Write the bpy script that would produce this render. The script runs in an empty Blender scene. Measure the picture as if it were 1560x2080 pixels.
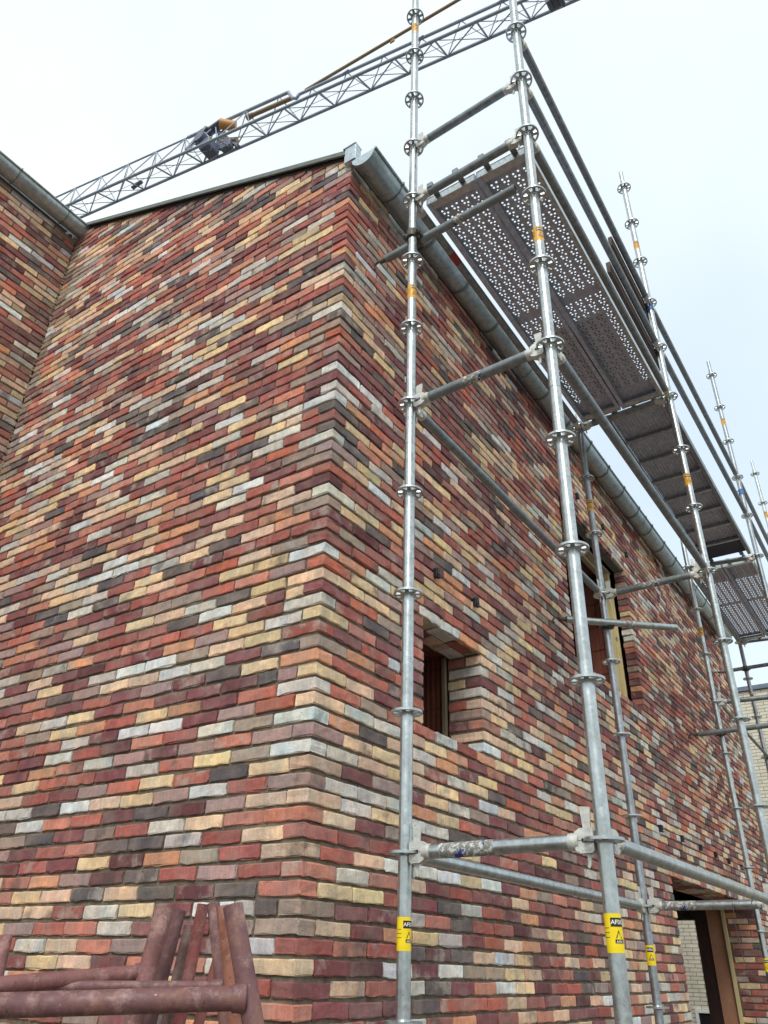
import bpy, math, random
import numpy as np
from mathutils import Matrix, Vector
from mathutils.geometry import tessellate_polygon
random.seed(7)
RNG = np.random.default_rng(11)
S = bpy.context.scene
COL = S.collection
PI = math.pi

# ------------------------------------------------------------------ camera
Rr = ((0.5547934, -0.8316989, 0.0219349), (-0.4353356, -0.2677260, 0.8595381), (0.7090044, 0.4864151, 0.5106007))
camd = bpy.data.cameras.new("camera")
cam = bpy.data.objects.new("camera", camd); COL.objects.link(cam)
r, u, f = [Vector(v) for v in Rr]
m = Matrix((r, u, -f)).transposed().to_4x4()
m.translation = Vector((-2.36224, -1.93759, -0.35613))
cam.matrix_world = m
camd.sensor_fit = 'VERTICAL'; camd.sensor_height = 24.0
camd.lens = 1566.84 / 2080 * 24.0
camd.clip_start = 0.05; camd.clip_end = 2000
S.camera = cam

# ------------------------------------------------------------------ world, sun, exposure
SUN_EL, SUN_AZ = math.radians(44), math.radians(246)     # azimuth measured from +Y clockwise
W = bpy.data.worlds.new("World"); S.world = W; W.use_nodes = True
nt = W.node_tree; nt.nodes.clear()
out = nt.nodes.new('ShaderNodeOutputWorld')
sky = nt.nodes.new('ShaderNodeTexSky'); sky.sky_type = 'NISHITA'; sky.sun_disc = False
sky.sun_elevation = SUN_EL; sky.sun_rotation = SUN_AZ
b1 = nt.nodes.new('ShaderNodeBackground'); b1.inputs[1].default_value = 0.12
nt.links.new(sky.outputs[0], b1.inputs[0])
b2 = nt.nodes.new('ShaderNodeBackground'); b2.inputs[1].default_value = 0.90
tc = nt.nodes.new('ShaderNodeTexCoord')
nz = nt.nodes.new('ShaderNodeTexNoise'); nz.inputs['Scale'].default_value = 1.6; nz.inputs['Detail'].default_value = 4
nt.links.new(tc.outputs['Generated'], nz.inputs['Vector'])
cr = nt.nodes.new('ShaderNodeValToRGB')
cr.color_ramp.elements[0].position = .3; cr.color_ramp.elements[0].color = (.92, 1.0, 1.03, 1)
cr.color_ramp.elements[1].position = .62; cr.color_ramp.elements[1].color = (1.10, 1.16, 1.14, 1)
nt.links.new(nz.outputs[0], cr.inputs[0])
sxw = nt.nodes.new('ShaderNodeSeparateXYZ'); nt.links.new(tc.outputs['Generated'], sxw.inputs[0])
cr2 = nt.nodes.new('ShaderNodeValToRGB'); cr2.color_ramp.elements[0].position = .35; cr2.color_ramp.elements[0].color = (1, 1, 1, 1)
cr2.color_ramp.elements[1].position = .85; cr2.color_ramp.elements[1].color = (.80, .88, 1.0, 1); nt.links.new(sxw.outputs[0], cr2.inputs[0])
mm = nt.nodes.new('ShaderNodeMix'); mm.data_type = 'RGBA'; mm.blend_type = 'MULTIPLY'; mm.inputs[0].default_value = 1
nt.links.new(cr.outputs[0], mm.inputs[6]); nt.links.new(cr2.outputs[0], mm.inputs[7]); nt.links.new(mm.outputs[2], b2.inputs[0])
mx = nt.nodes.new('ShaderNodeMixShader'); mx.inputs[0].default_value = .88
nt.links.new(b1.outputs[0], mx.inputs[1]); nt.links.new(b2.outputs[0], mx.inputs[2])
nt.links.new(mx.outputs[0], out.inputs[0])
sd = bpy.data.lights.new("sun", 'SUN'); sd.energy = 1.5; sd.angle = math.radians(22); sd.color = (1, .96, .9)
so = bpy.data.objects.new("sun", sd); COL.objects.link(so)
sv = Vector((math.sin(SUN_AZ) * math.cos(SUN_EL), math.cos(SUN_AZ) * math.cos(SUN_EL), math.sin(SUN_EL)))
so.rotation_euler = sv.to_track_quat('Z', 'Y').to_euler(); so.location = (-6, -8, 12)
S.view_settings.view_transform = 'Standard'; S.view_settings.look = 'None'
S.view_settings.exposure = 0.26; S.view_settings.gamma = 1.0
S.render.engine = 'CYCLES'

# ------------------------------------------------------------------ material helpers
def srgb(r, g, b):
    def c(x):
        x /= 255.0
        return x / 12.92 if x <= .04045 else ((x + .055) / 1.055) ** 2.4
    return (c(r), c(g), c(b), 1)
class Mat:
    def __init__(s, name, col=(.5, .5, .5, 1), rough=.6, metal=0.0):
        s.m = bpy.data.materials.new(name); s.m.use_nodes = True
        s.n = s.m.node_tree.nodes; s.l = s.m.node_tree.links
        s.p = s.n['Principled BSDF']
        s.p.inputs['Base Color'].default_value = col
        s.p.inputs['Roughness'].default_value = rough; s.p.inputs['Metallic'].default_value = metal
        s.tc = s.n.new('ShaderNodeTexCoord'); s.vec = s.tc.outputs['Object']
    def mapping(s, scale=(1, 1, 1)):
        k = s.n.new('ShaderNodeMapping'); k.inputs['Scale'].default_value = scale
        s.l.new(s.tc.outputs['Object'], k.inputs[0]); return k.outputs[0]
    def noise(s, scale, detail=4, vec=None, rough=.5):
        k = s.n.new('ShaderNodeTexNoise'); k.inputs['Scale'].default_value = scale; k.inputs['Detail'].default_value = detail
        k.inputs['Roughness'].default_value = rough
        s.l.new(vec or s.vec, k.inputs['Vector']); return k.outputs[0]
    def ramp(s, fac, stops):
        k = s.n.new('ShaderNodeValToRGB'); e = k.color_ramp.elements
        while len(e) < len(stops): e.new(.5)
        for i, (p, c) in enumerate(stops):
            e[i].position = p; e[i].color = c if len(c) == 4 else (*c, 1)
        s.l.new(fac, k.inputs[0]); return k.outputs[0]
    def g(s, a, b): return ((0, (a, a, a, 1)), (1, (b, b, b, 1)))
    def mix(s, a, b, fac, mode='MIX'):
        k = s.n.new('ShaderNodeMix'); k.data_type = 'RGBA'; k.blend_type = mode
        for i, v in ((0, fac), (6, a), (7, b)):
            if isinstance(v, (int, float)): k.inputs[i].default_value = v
            elif isinstance(v, tuple): k.inputs[i].default_value = v
            else: s.l.new(v, k.inputs[i])
        return k.outputs[2]
    def bump(s, h, strength=.4, dist=.002, prev=None):
        k = s.n.new('ShaderNodeBump'); k.inputs['Strength'].default_value = strength; k.inputs['Distance'].default_value = dist
        s.l.new(h, k.inputs['Height'])
        if prev is not None: s.l.new(prev, k.inputs['Normal'])
        s.l.new(k.outputs[0], s.p.inputs['Normal']); return k.outputs[0]
    def col(s, c): s.l.new(c, s.p.inputs['Base Color'])
    def rough(s, c): s.l.new(c, s.p.inputs['Roughness'])

# fired brick: colour of each brick comes from a per-brick attribute, noise adds firing marks and lime bloom
def brick_mat():
    M = Mat('fired_brick', rough=.92)
    a = M.n.new('ShaderNodeAttribute'); a.attribute_name = 'brick_col'
    b = M.n.new('ShaderNodeAttribute'); b.attribute_name = 'brick_id'
    add = M.n.new('ShaderNodeVectorMath'); add.operation = 'ADD'
    sc = M.n.new('ShaderNodeVectorMath'); sc.operation = 'SCALE'; sc.inputs['Scale'].default_value = 37.0
    M.l.new(b.outputs['Color'], sc.inputs[0]); M.l.new(M.vec, add.inputs[0]); M.l.new(sc.outputs[0], add.inputs[1])
    v = add.outputs[0]
    c = M.mix(a.outputs['Color'], M.ramp(M.noise(22, 5, v, .65), ((.25, (.70, .68, .67)), (.75, (1.28, 1.28, 1.28)))), .9, 'MULTIPLY')
    c = M.mix(c, M.ramp(M.noise(9, 2, v, .4), ((.32, (1.16, 1.02, .94)), (.68, (.84, .88, .94)))), .95, 'MULTIPLY')
    c = M.mix(c, srgb(166, 148, 138), M.ramp(M.noise(6.5, 3, v, .5), ((.42, (0, 0, 0)), (.68, (.4, .4, .4)))))
    sep = M.n.new('ShaderNodeSeparateColor'); M.l.new(b.outputs['Color'], sep.inputs[0])
    # bloom patches only on some bricks
    thr = M.n.new('ShaderNodeMath'); thr.operation = 'MULTIPLY'
    M.l.new(M.ramp(M.noise(13, 4, v, .6), ((.50, (0, 0, 0)), (.68, (.7, .7, .7)))), thr.inputs[0])
    M.l.new(M.ramp(sep.outputs[1], ((.74, (0, 0, 0)), (.84, (.8, .8, .8)))), thr.inputs[1])
    c = M.mix(c, srgb(188, 180, 168), thr.outputs[0])
    th2 = M.n.new('ShaderNodeMath'); th2.operation = 'MULTIPLY'
    M.l.new(M.ramp(M.noise(11, 4, v, .6), ((.48, (0, 0, 0)), (.66, (.9, .9, .9)))), th2.inputs[0])
    M.l.new(M.ramp(sep.outputs[2], ((.78, (0, 0, 0)), (.86, (.8, .8, .8)))), th2.inputs[1])
    c = M.mix(c, srgb(84, 76, 76), th2.outputs[0])
    # sand pits
    c = M.mix(c, srgb(50, 42, 38), M.ramp(M.noise(150, 2, v, .5), ((.69, (0, 0, 0)), (.74, (.75, .75, .75)))))
    # vertical sand-struck streaks
    mp = M.n.new('ShaderNodeMapping'); mp.inputs['Scale'].default_value = (90, 90, 9); M.l.new(v, mp.inputs[0])
    c = M.mix(c, M.ramp(M.noise(1, 3, mp.outputs[0], .5), ((.3, (.86, .86, .86)), (.7, (1.1, 1.1, 1.1)))), .7, 'MULTIPLY')
    M.col(c)
    n0 = M.bump(M.ramp(M.noise(30, 2, v, .4), ((.46, (0, 0, 0)), (.5, (1, 1, 1)), (.54, (0, 0, 0)))), -.35, .002)
    n1 = M.bump(M.noise(45, 5, v, .75), .9, .005, n0)
    M.bump(M.noise(280, 3, v, .6), .45, .0012, n1)
    return M.m
def mortar_mat():
    M = Mat('mortar', rough=.97)
    M.col(M.ramp(M.noise(14, 6, None, .7), ((.3, srgb(78, 71, 61)), (.7, srgb(136, 126, 108)))))
    M.bump(M.noise(120, 4, None, .7), .8, .004); return M.m
def galv(name, base=(150, 156, 158), dirt=(105, 104, 96), rough=(.3, .55), metal=.85, dirt_amt=.5):
    M = Mat(name, metal=metal)
    c = M.ramp(M.noise(30, 5, None, .7), ((.3, srgb(*[int(x * .86) for x in base])), (.7, srgb(*[min(255, int(x * 1.12)) for x in base]))))
    c = M.mix(c, srgb(*dirt), M.ramp(M.noise(7, 6, None, .7), ((.45, (0, 0, 0)), (.75, (dirt_amt,) * 3))))
    c = M.mix(c, srgb(200, 198, 188), M.ramp(M.noise(19, 6, None, .75), ((.66, (0, 0, 0)), (.70, (.55,) * 3))))
    c = M.mix(c, srgb(58, 56, 52), M.ramp(M.noise(130, 2, M.mapping((1, 1, .5)), .5), ((.70, (0, 0, 0)), (.76, (.7,) * 3))))
    M.col(c)
    M.rough(M.ramp(M.noise(60, 4, None, .6), ((.3, (rough[0],) * 3), (.7, (rough[1],) * 3))))
    M.bump(M.noise(90, 4, None, .6), .15, .001); return M.m
BRICK, MORTAR = brick_mat(), mortar_mat()
GALV = galv('galvanised_steel', (184, 192, 194), (136, 140, 138), (.26, .42), .92, .45)
GALV_B = galv('grey_galvanised_steel', (164, 172, 178), (118, 120, 116), (.34, .5), .9, .6)
GALV_OLD = galv('weathered_galvanised_steel', (138, 146, 150), (98, 100, 92), (.42, .65), .6, .6)
CLAMP = galv('dark_clamp_steel', (96, 94, 90), (70, 60, 52), (.5, .7), .5, .6)
GALV_DARK = galv('dull_deck_steel', (184, 190, 206), (142, 144, 156), (.5, .75), .15, .5)
CAST = galv('cast_wedge_steel', (206, 208, 202), (160, 156, 142), (.45, .65), .4, .5)
ZINC = galv('zinc_sheet', (158, 170, 172), (116, 124, 122), (.34, .5), .7, .45)
ZINC_D = galv('weathered_zinc', (112, 120, 116), (86, 90, 82), (.45, .6), .5, .5)
ZINC_N = galv('new_zinc_sheet', (190, 200, 208), (150, 160, 168), (.3, .45), .75, .4)
def simple(name, c1, c2, scale, rough=.7, metal=0, bump=.3, vec=None, dist=.002):
    M = Mat(name, rough=rough, metal=metal)
    n = M.noise(scale, 5, M.mapping(vec) if vec else None, .65)
    M.col(M.ramp(n, ((.3, srgb(*c1)), (.7, srgb(*c2))))); M.bump(n, bump, dist); return M.m
def worn_red(name, a, b, rust, dust):
    M = Mat(name, rough=.6)
    c = M.ramp(M.noise(11, 6, None, .7), ((.3, srgb(*a)), (.7, srgb(*b))))
    c = M.mix(c, srgb(*rust), M.ramp(M.noise(17, 6, None, .75), ((.5, (0, 0, 0)), (.64, (.85,) * 3))))
    c = M.mix(c, srgb(*dust), M.ramp(M.noise(15, 7, None, .8), ((.50, (0, 0, 0)), (.66, (.75,) * 3))))
    c = M.mix(c, srgb(196, 180, 170), M.ramp(M.noise(70, 3, None, .6), ((.70, (0, 0, 0)), (.74, (.8,) * 3))))
    c = M.mix(c, srgb(48, 32, 34), M.ramp(M.noise(52, 5, M.mapping((1.3, 1, .9)), .7), ((.62, (0, 0, 0)), (.70, (.7,) * 3))))
    M.col(c); M.rough(M.ramp(M.noise(40, 4), ((.3, (.4,) * 3), (.7, (.8,) * 3)))); M.bump(M.noise(60, 5, None, .7), .5, .002); return M.m
RED = worn_red('red_oxide_paint', (112, 70, 70), (142, 96, 92), (104, 70, 62), (176, 142, 134))
RUST = worn_red('rusted_red_paint', (92, 62, 66), (124, 86, 86), (134, 94, 80), (170, 138, 130))
CRANE = simple('crane_grey_paint_hazed', (142, 154, 174), (164, 176, 192), 6, .5, 0)  # grey paint made paler and bluer, sky glare and haze put into the colour
CRANE_D = simple('crane_steel_hazed', (92, 100, 118), (116, 124, 142), 6, .5, 0)  # steel tone lightened the same way, with the haze in its colour
ORANGE = simple('crane_orange_paint', (176, 128, 70), (206, 152, 84), 4, .5)
BAR = simple('crane_bar_brown', (128, 108, 86), (152, 130, 100), 4, .5, .2)
YELLOW = simple('yellow_label', (236, 204, 10), (250, 222, 20), 30, .35, 0, .1)
YELLOW_O = simple('aged_yellow_label', (216, 158, 50), (240, 184, 62), 30, .45, 0, .1)
BLACK = simple('black_print', (22, 20, 20), (36, 32, 32), 40, .4)
WHITEP = simple('white_print', (225, 225, 222), (240, 240, 238), 40, .4)
VENT = simple('black_plastic', (24, 26, 32), (38, 40, 48), 40, .45)
PINE = simple('pine_timber', (206, 188, 132), (228, 212, 164), 5, .7, 0, .3, (14, 14, .8))
PINE_O = simple('greyed_timber', (112, 100, 80), (138, 124, 100), 5, .8, 0, .3, (14, 14, .8))
OSB = simple('pale_board', (168, 158, 134), (190, 180, 158), 18, .8)
PLANK = simple('weathered_plank', (74, 66, 66), (112, 98, 88), 5, .85, 0, .5, (1, 14, 14))
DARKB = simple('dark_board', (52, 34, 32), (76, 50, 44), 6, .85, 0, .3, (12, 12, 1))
ROOF = simple('roof_tile', (70, 70, 72), (92, 92, 94), 9, .85)
SOIL = simple('sandy_soil', (88, 82, 74), (118, 110, 98), 3, .98, 0, .9, None, .03)
CONC_D = simple('grey_lintel_steel', (96, 98, 100), (122, 124, 124), 8, .7)
BLOCKR = simple('red_clay_block_lit', (140, 82, 68), (170, 108, 88), 3, .85, 0, .4, (1, 6, 1))  # brighter lit copy of the clay block for the tall window reveal
CONC = simple('concrete', (140, 138, 132), (168, 164, 156), 8, .9)
TAPE = simple('blue_tape', (50, 96, 150), (72, 124, 180), 30, .5)
REDTAG = simple('red_tag', (140, 48, 50), (160, 60, 58), 30, .5)
WIREM = simple('iron_wire', (70, 66, 62), (110, 104, 96), 40, .5, .6)
PLY = simple('plywood', (96, 84, 78), (120, 106, 96), 6, .8, 0, .3, (1, 8, 8))
def label_mat():
    M = Mat('worn_paper_label', rough=.6)
    c = M.mix(srgb(128, 128, 122), srgb(206, 208, 206), M.ramp(M.noise(60, 5, None, .7), ((.5, (0, 0, 0)), (.56, (1, 1, 1)))))
    c = M.mix(c, srgb(46, 66, 140), M.ramp(M.noise(26, 3, None, .6), ((.62, (0, 0, 0)), (.65, (1, 1, 1)))))
    M.col(c); M.bump(M.noise(60, 5, None, .7), .5, .001); return M.m
WORN = label_mat()
def block_mat():
    M = Mat('hollow_clay_block_shaded', rough=.9)
    w = M.n.new('ShaderNodeTexWave'); w.wave_type = 'BANDS'; w.bands_direction = 'Y'; w.inputs['Scale'].default_value = 9; w.inputs['Distortion'].default_value = .15
    M.l.new(M.vec, w.inputs['Vector'])
    c = M.ramp(M.noise(5, 4, None, .6), ((.3, srgb(108, 60, 48)), (.7, srgb(150, 90, 68))))  # clay tone darkened, shade of the small window interior put into the colour
    c = M.mix(c, M.ramp(w.outputs[0], ((.0, (.62, .6, .6)), (.35, (1, 1, 1)))), 1.0, 'MULTIPLY')
    # bed joints every 24 cm
    sx = M.n.new('ShaderNodeSeparateXYZ'); M.l.new(M.vec, sx.inputs[0])
    md = M.n.new('ShaderNodeMath'); md.operation = 'PINGPONG'; md.inputs[1].default_value = .12; M.l.new(sx.outputs[2], md.inputs[0])
    c = M.mix(c, srgb(96, 66, 56), M.ramp(md.outputs[0], ((.003, (1, 1, 1)), (.008, (0, 0, 0)))))
    M.col(c); M.bump(w.outputs[0], .6, .006); return M.m
MORTAR_L = simple('pale_mortar', (128, 116, 98), (162, 148, 126), 30, .97, 0, .8)
BLOCK = block_mat()
BLOCKP = simple('smooth_clay_block', (178, 124, 98), (204, 152, 120), 4, .85, 0, .4)
def buff_mat():
    M = Mat('buff_brickwork', rough=.95)
    sx = M.n.new('ShaderNodeSeparateXYZ'); M.l.new(M.vec, sx.inputs[0])
    cb = M.n.new('ShaderNodeCombineXYZ'); M.l.new(sx.outputs[1], cb.inputs[0]); M.l.new(sx.outputs[2], cb.inputs[1])
    br = M.n.new('ShaderNodeTexBrick'); M.l.new(cb.outputs[0], br.inputs['Vector'])
    br.inputs['Scale'].default_value = 1; br.inputs['Brick Width'].default_value = .22; br.inputs['Row Height'].default_value = .0625
    br.inputs['Mortar Size'].default_value = .005; br.inputs['Mortar Smooth'].default_value = .1; br.inputs['Bias'].default_value = 0
    br.inputs['Color1'].default_value = srgb(222, 216, 198); br.inputs['Color2'].default_value = srgb(206, 200, 180)
    br.inputs['Mortar'].default_value = srgb(120, 116, 104)
    M.col(M.mix(br.outputs[0], M.ramp(M.noise(6, 4), ((.3, (.85,) * 3), (.7, (1.1,) * 3))), .8, 'MULTIPLY'))
    M.bump(br.outputs['Fac'], -.6, .008); return M.m
BUFF = buff_mat()

# ------------------------------------------------------------------ object helpers
def tag(o, label=None, cat=None, group=None, kind=None):
    if label: o['label'] = label
    if cat: o['category'] = cat
    if group: o['group'] = group
    if kind: o['kind'] = kind
    return o
def empty(name, loc=(0, 0, 0), label=None, cat=None, group=None, parent=None):
    o = bpy.data.objects.new(name, None); COL.objects.link(o); o.location = loc; o.empty_display_size = .1
    if parent: o.parent = parent
    return tag(o, label, cat, group)
def child(name, mesh, parent, loc=(0, 0, 0), rot=(0, 0, 0)):
    o = bpy.data.objects.new(name, mesh); COL.objects.link(o); o.parent = parent; o.location = loc; o.rotation_euler = rot
    return o
def frame_of(d):
    d = Vector(d).normalized()
    a = Vector((0, 0, 1)) if abs(d.z) < .9 else Vector((1, 0, 0))
    x = a.cross(d).normalized(); y = d.cross(x).normalized()
    return d, x, y
class MB:
    def __init__(s): s.v = []; s.f = []; s.sm = []; s.mi = []; s.cur = 0
    def add(s, vs, fs, smooth=False):
        o = len(s.v); s.v += [tuple(v) for v in vs]
        for q in fs: s.f.append(tuple(o + i for i in q)); s.sm.append(smooth); s.mi.append(s.cur)
        return s
    def box(s, c, d, M=None, bev=0):
        x, y, z = d[0] / 2, d[1] / 2, d[2] / 2
        if bev:
            b = min(bev, x * .45, y * .45, z * .45); vs = []; idx = {}
            for i, sx in enumerate((-1, 1)):
                for j, sy in enumerate((-1, 1)):
                    for k, sz in enumerate((-1, 1)):
                        for a in range(3):
                            p = [sx * (x - b), sy * (y - b), sz * (z - b)]; p[a] = (sx * x, sy * y, sz * z)[a]
                            idx[(i, j, k, a)] = len(vs); vs.append(p)
            fs = []
            for a in range(3):
                o1, o2 = (a + 1) % 3, (a + 2) % 3
                for sgn in (0, 1):
                    def key(p1, p2):
                        t = [0, 0, 0]; t[a] = sgn; t[o1] = p1; t[o2] = p2; return idx[(*t, a)]
                    q = [key(0, 0), key(1, 0), key(1, 1), key(0, 1)]
                    fs.append(q if sgn else q[::-1])
            for a in range(3):           # edges along axis a
                o1, o2 = (a + 1) % 3, (a + 2) % 3
                for p1 in (0, 1):
                    for p2 in (0, 1):
                        def kk(e, face):
                            t = [0, 0, 0]; t[a] = e; t[o1] = p1; t[o2] = p2; return idx[(*t, face)]
                        q = [kk(0, o1), kk(1, o1), kk(1, o2), kk(0, o2)]
                        fs.append(q if (p1 == p2) else q[::-1])
            for (i, j, k) in [(i, j, k) for i in (0, 1) for j in (0, 1) for k in (0, 1)]:
                q = [idx[(i, j, k, 0)], idx[(i, j, k, 1)], idx[(i, j, k, 2)]]
                fs.append(q if (i + j + k) % 2 else q[::-1])
        else:
            vs = [(sx * x, sy * y, sz * z) for sx in (-1, 1) for sy in (-1, 1) for sz in (-1, 1)]
            fs = [(0, 1, 3, 2), (4, 6, 7, 5), (0, 4, 5, 1), (2, 3, 7, 6), (0, 2, 6, 4), (1, 5, 7, 3)]
        if M is None: vs = [(p[0] + c[0], p[1] + c[1], p[2] + c[2]) for p in vs]
        else: vs = [tuple(M @ Vector((p[0] + c[0], p[1] + c[1], p[2] + c[2]))) for p in vs]
        return s.add(vs, fs)
    def bar(s, a, b, w, h, up=(0, 0, 1), bev=.0):
        a, b = Vector(a), Vector(b); d = (b - a); L = d.length; d.normalize()
        y = Vector(up).cross(d).normalized(); z = d.cross(y)
        M = Matrix((d, y, z)).transposed().to_4x4(); M.translation = (a + b) / 2
        return s.box((0, 0, 0), (L, w, h), M, bev)
    def tube(s, a, b, r, seg=20, r2=None, caps=True, hollow=0, cuts=1):
        a, b = Vector(a), Vector(b); d, x, y = frame_of(b - a); r2 = r if r2 is None else r2
        ring = lambda p, rr: [p + x * (rr * math.cos(2 * PI * i / seg)) + y * (rr * math.sin(2 * PI * i / seg)) for i in range(seg)]
        vs = []
        for c in range(cuts + 1):
            t = c / cuts; vs += ring(a.lerp(b, t), r + (r2 - r) * t)
        fs = [(c * seg + i, c * seg + (i + 1) % seg, (c + 1) * seg + (i + 1) % seg, (c + 1) * seg + i) for c in range(cuts) for i in range(seg)]
        s.add(vs, fs, True)
        if hollow:
            h = hollow
            for p, rr, sg, q in ((a, r, 1, 1), (b, r2, -1, 0)):
                o = ring(p, rr); n = ring(p, rr - h); k = ring(p + d * (.15 * sg), rr - h)
                fa = [(i, seg + i, seg + (i + 1) % seg, (i + 1) % seg) for i in range(seg)]
                if not q: fa = [w[::-1] for w in fa]
                s.add(o + n, fa)
                fb = [(i, seg + i, seg + (i + 1) % seg, (i + 1) % seg) for i in range(seg)]
                if not q: fb = [w[::-1] for w in fb]
                s.add(n + k, fb, True); s.add(k, [tuple(range(seg))[::-1] if q else tuple(range(seg))])
        elif caps:
            s.add(ring(a, r), [tuple(range(seg))[::-1]]); s.add(ring(b, r2), [tuple(range(seg))])
        return s
    def poly(s, pts, r, seg=10):
        for a, b in zip(pts[:-1], pts[1:]): s.tube(a, b, r, seg)
        return s
    def sweep(s, pts, r, seg=8):
        pts = [Vector(p) for p in pts]; vs = []; n = len(pts); x0 = None
        for i, p in enumerate(pts):
            d = (pts[min(i + 1, n - 1)] - pts[max(i - 1, 0)]).normalized()
            if x0 is None: _, x0, _ = frame_of(d)
            x = (x0 - d * x0.dot(d)).normalized(); x0 = x; y = d.cross(x)
            vs += [p + x * (r * math.cos(2 * PI * k / seg)) + y * (r * math.sin(2 * PI * k / seg)) for k in range(seg)]
        fs = [(c * seg + i, c * seg + (i + 1) % seg, (c + 1) * seg + (i + 1) % seg, (c + 1) * seg + i) for c in range(n - 1) for i in range(seg)]
        s.add(vs, fs, True); s.add(vs[:seg], [tuple(range(seg))[::-1]]); s.add(vs[-seg:], [tuple(range(seg))]); return s
    def prism(s, outer, holes, z0, z1, M=None):
        loops = [outer] + holes
        flat = [p for l in loops for p in l]; n = len(flat)
        tris = tessellate_polygon([[Vector((p[0], p[1], 0)) for p in l] for l in loops])
        vs = [(p[0], p[1], z1) for p in flat] + [(p[0], p[1], z0) for p in flat]
        fs = []
        for t in tris:
            a, b, c = [Vector((*flat[i], 0)) for i in t]
            if (b - a).cross(c - a).z < 0: t = t[::-1]
            fs.append(tuple(t)); fs.append(tuple(i + n for i in t[::-1]))
        o = 0
        for li, l in enumerate(loops):
            k = len(l); area = sum(l[i][0] * l[(i + 1) % k][1] - l[(i + 1) % k][0] * l[i][1] for i in range(k))
            ccw = area > 0; flip = (ccw == (li > 0))
            for i in range(k):
                j = (i + 1) % k; q = (o + i, n + o + i, n + o + j, o + j)
                fs.append(q if not flip else q[::-1])
            o += k
        if M is not None: vs = [tuple(M @ Vector(v)) for v in vs]
        return s.add(vs, fs)
    def mesh(s, name, *mats):
        me = bpy.data.meshes.new(name); me.from_pydata(s.v, [], s.f)
        for mt in mats: me.materials.append(mt)
        me.polygons.foreach_set('use_smooth', s.sm)
        if len(mats) > 1: me.polygons.foreach_set('material_index', s.mi)
        me.update(); return me
    def part(s, name, mat, parent=None, loc=(0, 0, 0), rot=(0, 0, 0)):
        ms = mat if isinstance(mat, tuple) else (mat,)
        return child(name, s.mesh(name, *ms), parent, loc, rot)

# ------------------------------------------------------------------ ground
g = MB(); g.box((0, 0, -2.15), (1600, 1600, .4)); go = g.part('ground', SOIL); tag(go, 'sandy building-site ground', None, None, 'structure')

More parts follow.
